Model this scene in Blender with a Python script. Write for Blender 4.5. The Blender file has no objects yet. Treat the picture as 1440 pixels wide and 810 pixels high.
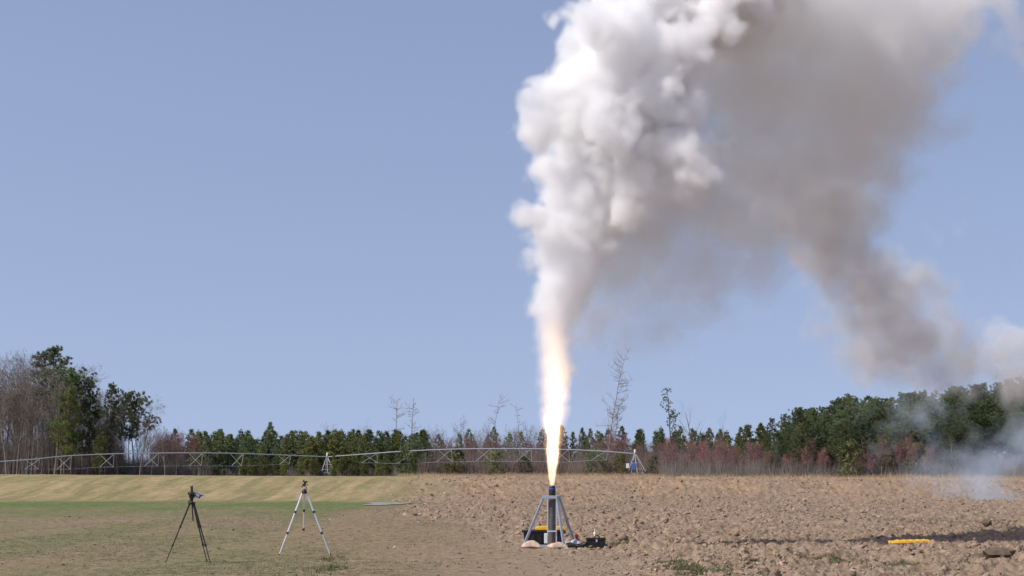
import bpy, bmesh, math, random
import numpy as np
from mathutils import Vector, Matrix
random.seed(11)
RNG = np.random.default_rng(11)
R = math.radians
SC = bpy.context.scene
COL = SC.collection

# ------------------------------------------------------------------ camera, sky, sun, exposure
FPX, HCAM, YHOR = 2687.0, 1.94, 655.0
PITCH = math.atan((YHOR - 405.0) / FPX)
cam = bpy.data.cameras.new('camera'); camo = bpy.data.objects.new('camera', cam); COL.objects.link(camo)
cam.sensor_width = 36.0; cam.lens = FPX / 1440.0 * 36.0; cam.clip_start = 0.1; cam.clip_end = 9000.0
camo.location = (0, 0, HCAM); camo.rotation_euler = (math.pi / 2 + PITCH, 0, 0)
SC.camera = camo
SUN_EL = R(47.0)
SUN_H = Vector((-0.915, -0.40, 0)).normalized()
SUN_DIR = Vector((SUN_H.x * math.cos(SUN_EL), SUN_H.y * math.cos(SUN_EL), math.sin(SUN_EL)))
W = bpy.data.worlds.new('World'); SC.world = W; W.use_nodes = True
wn = W.node_tree; wn.nodes.clear()
sky = wn.nodes.new('ShaderNodeTexSky'); sky.sky_type = 'NISHITA'; sky.sun_disc = False
sky.sun_elevation = SUN_EL; sky.sun_rotation = math.atan2(SUN_H.x, SUN_H.y)
sky.altitude = 0.0; sky.air_density = 1.0; sky.dust_density = 0.6; sky.ozone_density = 3.7
bg = wn.nodes.new('ShaderNodeBackground'); bg.inputs['Strength'].default_value = 0.146
wo = wn.nodes.new('ShaderNodeOutputWorld')
stc = wn.nodes.new('ShaderNodeTexCoord'); sxyz = wn.nodes.new('ShaderNodeSeparateXYZ'); cxyz = wn.nodes.new('ShaderNodeCombineXYZ')
szm = wn.nodes.new('ShaderNodeMath'); szm.operation = 'MAXIMUM'; szm.inputs[1].default_value = 0.0
sza = wn.nodes.new('ShaderNodeMath'); sza.operation = 'MULTIPLY_ADD'; sza.inputs[1].default_value = 0.72; sza.inputs[2].default_value = 0.24
wn.links.new(stc.outputs['Generated'], sxyz.inputs[0]); wn.links.new(sxyz.outputs[2], szm.inputs[0]); wn.links.new(szm.outputs[0], sza.inputs[0])
wn.links.new(sxyz.outputs[0], cxyz.inputs[0]); wn.links.new(sxyz.outputs[1], cxyz.inputs[1]); wn.links.new(sza.outputs[0], cxyz.inputs[2])
snm = wn.nodes.new('ShaderNodeVectorMath'); snm.operation = 'NORMALIZE'; wn.links.new(cxyz.outputs[0], snm.inputs[0]); wn.links.new(snm.outputs[0], sky.inputs['Vector'])
tint = wn.nodes.new('ShaderNodeMix'); tint.data_type = 'RGBA'; tint.blend_type = 'MULTIPLY'; tint.inputs[0].default_value = 1.0
tint.inputs[7].default_value = (1.62, 1.22, 1.07, 1.0)      # the hazy lavender cast of this sky
wn.links.new(sky.outputs[0], tint.inputs[6]); wn.links.new(tint.outputs[2], bg.inputs[0]); wn.links.new(bg.outputs[0], wo.inputs[0])
sl = bpy.data.lights.new('sun', 'SUN'); sl.energy = 4.0; sl.angle = R(0.53); sl.color = (1.0, 0.965, 0.91)
so = bpy.data.objects.new('sun', sl); COL.objects.link(so); so.location = (-30, -10, 40)
so.rotation_euler = SUN_DIR.to_track_quat('Z', 'Y').to_euler()
vs = SC.view_settings; vs.view_transform = 'Standard'; vs.look = 'None'; vs.exposure = 0.0; vs.gamma = 1.0
SC.display_settings.display_device = 'sRGB'
cy = SC.cycles
cy.max_bounces = 18; cy.diffuse_bounces = 3; cy.glossy_bounces = 2; cy.transmission_bounces = 4
cy.transparent_max_bounces = 64; cy.volume_bounces = 16
cy.use_denoising = True
try:
    cy.denoiser = 'OPENIMAGEDENOISE'; cy.denoising_input_passes = 'RGB_ALBEDO_NORMAL'; cy.denoising_prefilter = 'ACCURATE'
except Exception: pass
cy.use_adaptive_sampling = True; cy.adaptive_threshold = 0.02

# ------------------------------------------------------------------ measuring
CP, SP = math.cos(PITCH), math.sin(PITCH)
def at(x, y, d):
    """the place at distance d that the photograph (1440 x 810) shows at x, y"""
    u, v = (x - 720.0) / FPX, (405.0 - y) / FPX
    fy = CP - v * SP; fz = SP + v * CP
    return Vector((u / fy * d, d, HCAM + fz / fy * d))
def sstep(a, b, x):
    t = np.clip((x - a) / (b - a), 0, 1); return t * t * (3 - 2 * t)
def land(X, Y):
    """the large shape of the ground: flat near, a low rise at 125 m, level again at the wood"""
    X = np.asarray(X, float); Y = np.asarray(Y, float)
    q = np.clip(720 + X / np.maximum(Y, 60) * FPX, -700, 2100)
    crest = HCAM - (13.0 + 10.0 * q / 1440.0) / FPX * 122.0
    z = crest * sstep(106.5, 122, Y) * (1 - 0.8 * sstep(122, 270, Y))
    return z
def gz(X, Y): return float(land(X, Y))
def gp(x, y):
    """ground point on the flat near field seen at pixel x, y"""
    d = HCAM * FPX / (y - YHOR)
    p = at(x, y, d); return Vector((p.x, p.y, 0.0))

# ------------------------------------------------------------------ mesh helpers
class MB:
    def __init__(s): s.v = []; s.f = []; s.m = []
    def face(s, idx, mi=0): s.f.append(tuple(idx)); s.m.append(mi)
    def tube(s, p0, p1, r0, r1=None, n=8, mi=0, caps=True):
        r1 = r0 if r1 is None else r1
        p0, p1 = Vector(p0), Vector(p1); d = p1 - p0
        if d.length < 1e-6: return
        d.normalize(); a = d.orthogonal().normalized(); b = d.cross(a)
        k = len(s.v)
        for p, r in ((p0, r0), (p1, r1)):
            for i in range(n):
                t = 2 * math.pi * i / n
                s.v.append(p + (a * math.cos(t) + b * math.sin(t)) * r)
        for i in range(n):
            j = (i + 1) % n
            s.face((k + i, k + j, k + n + j, k + n + i), mi)
        if caps and n > 2:
            s.face([k + i for i in reversed(range(n))], mi); s.face([k + n + i for i in range(n)], mi)
    def path(s, pts, r, n=8, mi=0):
        for a, b in zip(pts[:-1], pts[1:]): s.tube(a, b, r, r, n, mi)
    def box(s, c, size, rot=None, mi=0, taper=1.0):
        c = Vector(c); k = len(s.v); hx, hy, hz = size[0] / 2, size[1] / 2, size[2] / 2
        for z in (-1, 1):
            t = taper if z < 0 else 1.0
            for x, y in ((-1, -1), (1, -1), (1, 1), (-1, 1)):
                p = Vector((x * hx * t, y * hy * t, z * hz))
                if rot is not None: p = rot @ p
                s.v.append(c + p)
        for f in ((3, 2, 1, 0), (4, 5, 6, 7), (0, 1, 5, 4), (1, 2, 6, 5), (2, 3, 7, 6), (3, 0, 4, 7)):
            s.face([k + i for i in f], mi)
    def bar(s, p0, p1, w, h, mi=0):
        """a square-section bar between two points"""
        p0, p1 = Vector(p0), Vector(p1); d = p1 - p0; L = d.length; d.normalize()
        q = d.to_track_quat('Z', 'Y').to_matrix()
        s.box((p0 + p1) / 2, (w, h, L), q, mi)
    def lathe(s, prof, c, n=20, mi=0, axis=None):
        c = Vector(c); k = len(s.v); q = axis if axis is not None else Matrix.Identity(3)
        for r, z in prof:
            for i in range(n):
                t = 2 * math.pi * i / n
                s.v.append(c + q @ Vector((r * math.cos(t), r * math.sin(t), z)))
        for a in range(len(prof) - 1):
            for i in range(n):
                j = (i + 1) % n
                s.face((k + a * n + i, k + a * n + j, k + (a + 1) * n + j, k + (a + 1) * n + i), mi)
        s.face([k + i for i in reversed(range(n))], mi)
        s.face([k + (len(prof) - 1) * n + i for i in range(n)], mi)
    def tri(s, a, b, c, mi=0):
        k = len(s.v); s.v += [Vector(a), Vector(b), Vector(c)]; s.face((k, k + 1, k + 2), mi)
    def mesh(s, name, mats, smooth=False):
        me = bpy.data.meshes.new(name)
        me.from_pydata([tuple(v) for v in s.v], [], s.f)
        for m in (mats if isinstance(mats, (list, tuple)) else [mats]): me.materials.append(m)
        me.polygons.foreach_set('material_index', s.m)
        if smooth: me.polygons.foreach_set('use_smooth', [True] * len(s.f))
        me.update(); return me
    def build(s, name, mats, parent=None, smooth=False, bevel=0.0, label=None):
        o = bpy.data.objects.new(name, s.mesh(name, mats, smooth)); COL.objects.link(o)
        if parent is not None: o.parent = parent
        if bevel:
            b = o.modifiers.new('bevel', 'BEVEL'); b.width = bevel; b.segments = 2; b.limit_method = 'ANGLE'
        if label: o['label'] = label
        return o
def np_mesh(name, V, F, mats):
    """V (n,3), F (m,3 or 4) arrays -> mesh"""
    me = bpy.data.meshes.new(name); V = np.ascontiguousarray(V, np.float32); F = np.ascontiguousarray(F, np.int32)
    n, k = F.shape
    me.vertices.add(len(V)); me.vertices.foreach_set('co', V.ravel())
    me.loops.add(n * k); me.loops.foreach_set('vertex_index', F.ravel())
    me.polygons.add(n); me.polygons.foreach_set('loop_start', np.arange(0, n * k, k, dtype=np.int32))
    try: me.polygons.foreach_set('loop_total', np.full(n, k, np.int32))
    except Exception: pass
    for m in (mats if isinstance(mats, (list, tuple)) else [mats]): me.materials.append(m)
    me.update(calc_edges=True); return me
def link(name, me, parent=None):
    o = bpy.data.objects.new(name, me); COL.objects.link(o)
    if parent is not None: o.parent = parent
    return o
def tag(o, label=None, cat=None, group=None, kind=None):
    if label: o['label'] = label
    if cat: o['category'] = cat
    if group: o['group'] = group
    if kind: o['kind'] = kind
    return o
def empty(name, loc, label, cat, group=None):
    o = bpy.data.objects.new(name, None); COL.objects.link(o); o.location = loc; o.empty_display_size = 0.2
    return tag(o, label, cat, group)

# ------------------------------------------------------------------ materials
def mat(name, col, rough=0.6, metal=0.0, var=0.0, nscale=20.0, bump=0.0, spec=0.5, rnd=0.0, trans=0.0):
    m = bpy.data.materials.new(name); m.use_nodes = True; nt = m.node_tree; b = nt.nodes['Principled BSDF']
    b.inputs['Roughness'].default_value = rough; b.inputs['Metallic'].default_value = metal
    b.inputs['Specular IOR Level'].default_value = spec
    b.inputs['Base Color'].default_value = (*col, 1)
    out = None
    tc = nt.nodes.new('ShaderNodeTexCoord'); no = nt.nodes.new('ShaderNodeTexNoise')
    no.inputs['Scale'].default_value = nscale; no.inputs['Detail'].default_value = 6
    nt.links.new(tc.outputs['Object'], no.inputs['Vector'])
    if var > 0 or rnd > 0:
        hs = nt.nodes.new('ShaderNodeHueSaturation'); hs.inputs['Color'].default_value = (*col, 1)
        mr = nt.nodes.new('ShaderNodeMapRange'); mr.inputs['From Min'].default_value = 0.25; mr.inputs['From Max'].default_value = 0.75
        mr.inputs['To Min'].default_value = 1 - var; mr.inputs['To Max'].default_value = 1 + var
        nt.links.new(no.outputs['Fac'], mr.inputs['Value'])
        last = mr.outputs[0]
        if rnd > 0:
            oi = nt.nodes.new('ShaderNodeObjectInfo')
            m2 = nt.nodes.new('ShaderNodeMapRange'); m2.inputs['To Min'].default_value = 1 - rnd; m2.inputs['To Max'].default_value = 1 + rnd
            nt.links.new(oi.outputs['Random'], m2.inputs['Value'])
            mu = nt.nodes.new('ShaderNodeMath'); mu.operation = 'MULTIPLY'
            nt.links.new(last, mu.inputs[0]); nt.links.new(m2.outputs[0], mu.inputs[1]); last = mu.outputs[0]
            m3 = nt.nodes.new('ShaderNodeMath'); m3.operation = 'MULTIPLY_ADD'
            m3.inputs[1].default_value = 7.31; m3.inputs[2].default_value = 0.0
            fr = nt.nodes.new('ShaderNodeMath'); fr.operation = 'FRACT'
            m4 = nt.nodes.new('ShaderNodeMapRange'); m4.inputs['To Min'].default_value = 0.5 - rnd * 0.07; m4.inputs['To Max'].default_value = 0.5 + rnd * 0.05
            nt.links.new(oi.outputs['Random'], m3.inputs[0]); nt.links.new(m3.outputs[0], fr.inputs[0])
            nt.links.new(fr.outputs[0], m4.inputs['Value']); nt.links.new(m4.outputs[0], hs.inputs['Hue'])
        nt.links.new(last, hs.inputs['Value']); nt.links.new(hs.outputs[0], b.inputs['Base Color']); out = hs.outputs[0]
    if bump > 0:
        bp = nt.nodes.new('ShaderNodeBump'); bp.inputs['Strength'].default_value = bump; bp.inputs['Distance'].default_value = 0.02
        nt.links.new(no.outputs['Fac'], bp.inputs['Height']); nt.links.new(bp.outputs[0], b.inputs['Normal'])
    if trans > 0:
        tl = nt.nodes.new('ShaderNodeBsdfTranslucent'); tl.inputs['Color'].default_value = (*col, 1)
        if out is not None: nt.links.new(out, tl.inputs['Color'])
        mx = nt.nodes.new('ShaderNodeMixShader'); mx.inputs[0].default_value = trans
        nt.links.new(b.outputs[0], mx.inputs[1]); nt.links.new(tl.outputs[0], mx.inputs[2])
        nt.links.new(mx.outputs[0], nt.nodes['Material Output'].inputs['Surface'])
    return m
def vol(name, scat, dens, emis=None, estr=0.0, g=0.0):
    m = bpy.data.materials.new(name); m.use_nodes = True; nt = m.node_tree; nt.nodes.clear()
    o = nt.nodes.new('ShaderNodeOutputMaterial'); p = nt.nodes.new('ShaderNodeVolumePrincipled')
    p.inputs['Color'].default_value = (*scat, 1); p.inputs['Density'].default_value = dens
    p.inputs['Anisotropy'].default_value = g; p.inputs['Density Attribute'].default_value = ''
    p.inputs['Color Attribute'].default_value = ''; p.inputs['Temperature Attribute'].default_value = ''
    p.inputs['Blackbody Intensity'].default_value = 0.0
    if emis: p.inputs['Emission Color'].default_value = (*emis, 1); p.inputs['Emission Strength'].default_value = estr
    nt.links.new(p.outputs[0], o.inputs['Volume']); return m

M = {}
M['black_metal'] = mat('black_metal', (0.018, 0.018, 0.02), 0.38, 0.0, 0.2, 40)
M['black_plastic'] = mat('black_plastic', (0.014, 0.014, 0.016), 0.5, 0.0, 0.3, 18, 0.1)
M['silver'] = mat('silver', (0.74, 0.76, 0.79), 0.32, 0.55, 0.08, 30)
M['galvanised'] = mat('galvanised', (0.32, 0.35, 0.40), 0.55, 0.3, 0.16, 25)
M['steel'] = mat('steel', (0.40, 0.42, 0.46), 0.5, 0.3, 0.2, 22)
M['casing'] = mat('casing', (0.115, 0.105, 0.108), 0.55, 0.2, 0.5, 9)
M['rust'] = mat('rust', (0.17, 0.085, 0.06), 0.8, 0.0, 0.4, 30)
M['blue'] = mat('blue', (0.02, 0.06, 0.28), 0.4, 0.0, 0.15, 30)
M['panel_blue'] = mat('panel_blue', (0.07, 0.15, 0.38), 0.5, 0.0, 0.1, 5)
M['yellow'] = mat('yellow', (0.72, 0.42, 0.015), 0.45, 0.0, 0.12, 12)
M['sandbag'] = mat('sandbag', (0.52, 0.39, 0.285), 0.9, 0.0, 0.25, 9, 1.0)
M['grey_cloth'] = mat('grey_cloth', (0.42, 0.42, 0.46), 0.9, 0.0, 0.3, 16, 0.5)
M['white'] = mat('white', (0.78, 0.77, 0.74), 0.55, 0.0, 0.08, 14)
M['cream'] = mat('cream', (0.82, 0.70, 0.52), 0.5, 0.0, 0.08, 14)
M['red'] = mat('red', (0.45, 0.03, 0.03), 0.6, 0.0, 0.2, 20)
M['orange'] = mat('orange', (0.75, 0.22, 0.03), 0.6, 0.0, 0.2, 20)
M['lens'] = mat('lens', (0.01, 0.01, 0.02), 0.08, 0.0)
M['bark'] = mat('bark', (0.20, 0.165, 0.14), 0.9, 0.0, 0.3, 3, 0, rnd=0.25)
M['pine_bark'] = mat('pine_bark', (0.12, 0.085, 0.065), 0.9, 0.0, 0.3, 3, 0, rnd=0.2)
M['twig'] = mat('twig', (0.215, 0.18, 0.155), 0.9, 0.0, 0.2, 1.0, 0, rnd=0.22)
M['twig_red'] = mat('twig_red', (0.24, 0.165, 0.145), 0.9, 0.0, 0.2, 1.0, 0, rnd=0.2)
M['bud'] = mat('bud', (0.26, 0.105, 0.085), 0.8, 0.0, 0.25, 1.0, 0, rnd=0.25, trans=0.25)
M['dead_wood'] = mat('dead_wood', (0.26, 0.21, 0.19), 0.9, 0.0, 0.25, 2.0)
M['needle'] = mat('needle', (0.150, 0.190, 0.078), 0.65, 0.0, 0.35, 0.7, 0, 0.3, rnd=0.4, trans=0.45)  # needle colours are partly lightened in place of distance haze
M['needle_dark'] = mat('needle_dark', (0.128, 0.160, 0.082), 0.65, 0.0, 0.35, 0.4, 0, 0.3, rnd=0.3, trans=0.45)
M['needle_light'] = mat('needle_light', (0.165, 0.180, 0.052), 0.65, 0.0, 0.35, 0.7, 0, 0.3, rnd=0.35, trans=0.45)
M['brush'] = mat('brush', (0.20, 0.155, 0.13), 0.95, 0.0, 0.5, 0.22)
M['brush_grey'] = mat('brush_grey', (0.20, 0.175, 0.155), 0.95, 0.0, 0.45, 0.3)
M['straw'] = mat('straw', (0.46, 0.34, 0.21), 0.9, 0.0, 0.3, 0.2, trans=0.2)
M['blade'] = mat('blade', (0.125, 0.135, 0.050), 0.8, 0.0, 0.4, 0.5, trans=0.2)
M['blade_dry'] = mat('blade_dry', (0.34, 0.26, 0.14), 0.85, 0.0, 0.3, 0.5, trans=0.2)
M['clod'] = mat('clod', (0.305, 0.219, 0.153), 0.95, 0.0, 0.6, 1.3, 0.4, 0.15)
M['clod_dark'] = mat('clod_dark', (0.14, 0.10, 0.07), 0.95, 0.0, 0.4, 6, 0.5, 0.15)
M['puddle'] = mat('puddle', (0.27, 0.25, 0.23), 0.9, 0.0, 0.3, 2.0, 0.1, 0.1)

# ------------------------------------------------------------------ value noise on arrays of points / on box grids
PERM = RNG.random(65536).astype(np.float32)
def vnoise2(x, y, seed=0):
    xi = np.floor(x).astype(np.int64); yi = np.floor(y).astype(np.int64); fx = x - xi; fy = y - yi
    fx = fx * fx * (3 - 2 * fx); fy = fy * fy * (3 - 2 * fy)
    def h(a, b): return PERM[(a * 73856093 ^ b * 19349663 ^ seed * 83492791) & 65535]
    return (h(xi, yi) * (1 - fx) + h(xi + 1, yi) * fx) * (1 - fy) + (h(xi, yi + 1) * (1 - fx) + h(xi + 1, yi + 1) * fx) * fy
def fbm2(x, y, octs=4, seed=0, gain=0.5):
    s = 0; a = 1; t = 0
    for o in range(octs):
        s = s + a * vnoise2(x * 2 ** o, y * 2 ** o, seed + o); t += a; a *= gain
    return s / t
def grid_noise(shape, h, size, rng):
    """smooth noise (about -1..1) on a box grid of spacing h, features of the given size (cubic B-spline)"""
    mats_ = []; dims = []
    for n in shape:
        t = np.arange(n) * h / size + rng.random(); i = np.floor(t).astype(int); f = (t - i)
        m = int(i.max()) + 4; Wt = np.zeros((n, m), np.float32); r = np.arange(n)
        Wt[r, i] = (1 - f) ** 3 / 6; Wt[r, i + 1] = (3 * f ** 3 - 6 * f ** 2 + 4) / 6
        Wt[r, i + 2] = (-3 * f ** 3 + 3 * f ** 2 + 3 * f + 1) / 6; Wt[r, i + 3] = f ** 3 / 6
        mats_.append(Wt); dims.append(m)
    g = (rng.random(dims).astype(np.float32) - 0.5) * 2
    g = np.tensordot(mats_[2], g, (1, 2))            # z, x, y
    g = np.tensordot(mats_[1], g, (1, 2))            # y, z, x
    g = np.tensordot(mats_[0], g, (1, 2))            # x, y, z
    return g * 2.2

# ------------------------------------------------------------------ ground
edge_y = np.array([-50, 26, 29.5, 34, 41, 44, 50, 58, 70, 90, 110, 135, 400, 4000.])
edge_px = np.array([1010, 1000, 960, 930, 880, 835, 735, 660, 610, 575, 600, 640, 640, 640.])
edge_x = (edge_px - 720) / FPX * np.maximum(edge_y, 26)
def plough_mask(X, Y):
    ed = np.interp(Y, edge_y, edge_x) + (fbm2(X * 0.5, Y * 0.16, 3, 5) - 0.5) * (1.2 + 0.045 * np.abs(Y))
    w = 0.9 + 0.014 * np.abs(Y)
    return sstep(-w, w, X - ed)
def relief(X, Y, p):
    near = 1.0 / (1.0 + np.maximum(Y - 60, 0) / 120.0)
    rough = (fbm2(X * 3.6, Y * 2.6, 4, 21, 0.7) - 0.5) * 0.44 + (fbm2(X * 0.8, Y * 0.5, 3, 31) - 0.5) * 0.20
    soft = (fbm2(X * 1.6, Y * 1.6, 3, 41) - 0.5) * 0.05 + (fbm2(X * 0.25, Y * 0.2, 2, 43) - 0.5) * 0.06
    return (p * rough + (1 - p) * soft)
def make_ground():
    ang = np.concatenate([np.linspace(-180, -26, 36)[:-1], np.linspace(-26, -17.5, 60)[:-1], np.linspace(-17.5, 17.5, 760)[:-1],
                          np.linspace(17.5, 26, 60)[:-1], np.linspace(26, 180, 36)[:-1]])
    rad = [0.4]
    while rad[-1] < 22: rad.append(rad[-1] * 1.15 + 0.05)
    while rad[-1] < 140: rad.append(rad[-1] * 1.0042)
    while rad[-1] < 420: rad.append(rad[-1] * 1.02)
    while rad[-1] < 6000: rad.append(rad[-1] * 1.3)
    rad = np.array(rad); A, B = np.meshgrid(np.radians(ang), rad)
    X = np.sin(A) * B; Y = np.cos(A) * B
    p = plough_mask(X, Y); fade = 1 - sstep(200, 400, B)
    Z = land(X, Y) + relief(X, Y, p) * fade * sstep(1.0, 6.0, B)
    # the shallow furrow that runs to the right from behind the stand
    # colour masks: green growth, bare dirt, straw
    nr, na = X.shape
    V = np.stack([X, Y, Z], -1).reshape(-1, 3)
    i, j = np.meshgrid(np.arange(nr - 1), np.arange(na), indexing='ij'); j2 = (j + 1) % na
    F = np.stack([i * na + j, i * na + j2, (i + 1) * na + j2, (i + 1) * na + j], -1).reshape(-1, 4)
    F = F[:, ::-1]
    V = np.vstack([V, [[0, 0, 0]]])
    q = np.arange(na); cap = np.stack([np.full(na, len(V) - 1), q, (q + 1) % na, np.full(na, len(V) - 1)], -1)
    # centre fan as thin quads split: use degenerate-free triangles in a second mesh pass
    me = bpy.data.meshes.new('ground')
    Vf = np.ascontiguousarray(V, np.float32)
    tri = np.stack([np.full(na, len(V) - 1), (q + 1) % na, q], -1)
    loops = np.concatenate([F.ravel(), tri.ravel()]).astype(np.int32)
    starts = np.concatenate([np.arange(len(F)) * 4, len(F) * 4 + np.arange(na) * 3]).astype(np.int32)
    me.vertices.add(len(Vf)); me.vertices.foreach_set('co', Vf.ravel())
    me.loops.add(len(loops)); me.loops.foreach_set('vertex_index', loops)
    me.polygons.add(len(starts)); me.polygons.foreach_set('loop_start', starts)
    me.update(calc_edges=True)
    me.polygons.foreach_set('use_smooth', np.ones(len(starts), bool))
    XX, YY = V[:, 0], V[:, 1]; pm = plough_mask(XX, YY)
    big = fbm2(XX * 0.09, YY * 0.03, 3, 61); mid = fbm2(XX * 0.5, YY * 0.12, 4, 63)
    # bands of green growth across the left field (70 to 105 m), patches nearer
    green = sstep(66, 78, YY) * (1 - sstep(104, 112, YY)) * sstep(0.35, 0.6, mid * 0.5 + big * 0.55)
    green = np.maximum(green, sstep(82, 90, YY) * (1 - sstep(104, 110, YY)) * (1 - sstep(-24, -12, XX)) )
    green = np.maximum(green, 0.55 * sstep(0.5, 0.68, mid) * (1 - sstep(-6, -1.5, XX)))
    green = np.maximum(green, 0.62 * sstep(.36, .56, mid * .6 + big * .4) * (1 - sstep(-9, -3, XX)) * (1 - sstep(60, 75, YY)))
    bare = sstep(-3.6, 1.4, XX - (YY - 40) * 0.01 + (mid - 0.5) * 4) * (1 - sstep(56, 74, YY))
    straw = sstep(100, 112, YY + (mid - 0.5) * 9 + (big - .5) * 8)
    strip = sstep(84, 93, YY + (mid - .5) * 12) * (1 - sstep(102, 109, YY + (mid - .5) * 7)) * (1 - sstep(-10, -3, XX + (big - .5) * 16)) * (0.45 + 0.55 * sstep(.3, .55, big))
    strawp = sstep(95, 150, YY + (mid - 0.5) * 50) * 0.8
    for nm, a in (('plough', pm), ('green', green), ('bare', bare), ('straw', straw), ('strawp', strawp), ('strip', strip)):
        at_ = me.attributes.new(nm, 'FLOAT', 'POINT'); at_.data.foreach_set('value', np.ascontiguousarray(a, np.float32))
    o = link('ground', me); tag(o, kind='structure')
    # material
    m = bpy.data.materials.new('soil_and_grass'); m.use_nodes = True; nt = m.node_tree; L = nt.links.new
    N = nt.nodes.new; b = nt.nodes['Principled BSDF']; b.inputs['Roughness'].default_value = 0.95; b.inputs['Specular IOR Level'].default_value = 0.12
    tc = N('ShaderNodeTexCoord')
    def noise(scale, det=5, sx=1, sy=1, rough=0.55):
        mp = N('ShaderNodeMapping'); mp.inputs['Scale'].default_value = (sx, sy, 1); L(tc.outputs['Object'], mp.inputs[0])
        n = N('ShaderNodeTexNoise'); n.inputs['Scale'].default_value = scale; n.inputs['Detail'].default_value = det
        n.inputs['Roughness'].default_value = rough; L(mp.outputs[0], n.inputs['Vector']); return n.outputs['Fac']
    def ramp(fac, c0, c1, a=0.35, z=0.65):
        r = N('ShaderNodeValToRGB'); r.color_ramp.elements[0].position = a; r.color_ramp.elements[1].position = z
        r.color_ramp.elements[0].color = (*c0, 1); r.color_ramp.elements[1].color = (*c1, 1); L(fac, r.inputs[0]); return r.outputs[0]
    def mix(f, a, b_):
        x = N('ShaderNodeMix'); x.data_type = 'RGBA'; x.clamp_factor = True
        L(f, x.inputs[0]); L(a, x.inputs[6]); L(b_, x.inputs[7]); return x.outputs[2]
    def attr(nm):
        a = N('ShaderNodeAttribute'); a.attribute_name = nm; return a.outputs['Fac']
    def math_(op, a, b_):
        x = N('ShaderNodeMath'); x.operation = op; x.use_clamp = True
        for i_, v in enumerate((a, b_)):
            if isinstance(v, (int, float)): x.inputs[i_].default_value = v
            else: L(v, x.inputs[i_])
        return x.outputs[0]
    fine = noise(9, 6); patch = noise(0.55, 6, 1, 0.5); patch2 = noise(1.7, 5)
    field = mix(patch, ramp(noise(5, 7, 1, .4, .7), (0.080, 0.064, 0.036), (0.325, 0.258, 0.155), .39, .61), ramp(patch2, (0.205, 0.152, 0.088), (0.275, 0.205, 0.122)))
    greenc = ramp(patch2, (0.085, 0.112, 0.040), (0.185, 0.190, 0.075))
    field = mix(math_('MULTIPLY', attr('green'), math_('ADD', patch, 0.25)), field, greenc)
    barec = ramp(fine, (0.21, 0.150, 0.102), (0.35, 0.262, 0.180))
    field = mix(math_('MULTIPLY', attr('bare'), math_('ADD', patch2, 0.3)), field, barec)
    field = mix(attr('strip'), field, ramp(patch2, (0.088, 0.132, 0.034), (0.150, 0.185, 0.058)))
    # drilled rows on the far rise
    mp = N('ShaderNodeMapping'); mp.inputs['Rotation'].default_value = (0, 0, R(4.5)); L(tc.outputs['Object'], mp.inputs[0])
    m2 = N('ShaderNodeMapping'); m2.inputs['Scale'].default_value = (1.0, 0.03, 1); L(mp.outputs[0], m2.inputs[0])
    rn = N('ShaderNodeTexNoise'); rn.inputs['Scale'].default_value = 1.15; rn.inputs['Detail'].default_value = 5; rn.inputs['Roughness'].default_value = 0.65
    L(m2.outputs[0], rn.inputs['Vector'])
    rowf = N('ShaderNodeMapRange'); rowf.inputs['From Min'].default_value = 0.42; rowf.inputs['From Max'].default_value = 0.60; L(rn.outputs['Fac'], rowf.inputs['Value'])
    rows = mix(math_('MULTIPLY', rowf.outputs[0], math_('ADD', noise(0.3, 5, 1, 0.2), 0.35)), ramp(patch2, (0.18, 0.165, 0.072), (0.25, 0.215, 0.095)), ramp(patch2, (0.33, 0.24, 0.125), (0.40, 0.30, 0.165)))
    field = mix(attr('straw'), field, rows)
    pl = mix(noise(0.8, 6, 1, 0.6), ramp(fine, (0.138, 0.094, 0.060), (0.355, 0.256, 0.178)), ramp(noise(3.1, 6), (0.20, 0.141, 0.094), (0.40, 0.290, 0.205)))
    pl = mix(math_('MULTIPLY', ramp(noise(0.42, 5, 0.16, 1.0), (0, 0, 0), (1, 1, 1), .45, .68), 0.55), pl, ramp(fine, (0.13, 0.098, 0.062), (0.26, 0.195, 0.125)))
    plfar = ramp(noise(0.6, 6, 0.5, 1), (0.27, 0.175, 0.10), (0.43, 0.29, 0.17))
    pl = mix(attr('strawp'), pl, plfar)
    colr = mix(attr('plough'), field, pl)
    L(colr, b.inputs['Base Color'])
    bp = N('ShaderNodeBump'); bp.inputs['Strength'].default_value = 0.7; bp.inputs['Distance'].default_value = 0.05
    L(noise(7, 7, rough=0.65), bp.inputs['Height']); L(bp.outputs[0], b.inputs['Normal'])
    me.materials.append(m)
make_ground()
def relz(x, y):
    X = np.array([x], float); Y = np.array([y], float); p = plough_mask(X, Y)
    return float((land(X, Y) + relief(X, Y, p))[0])

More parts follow.
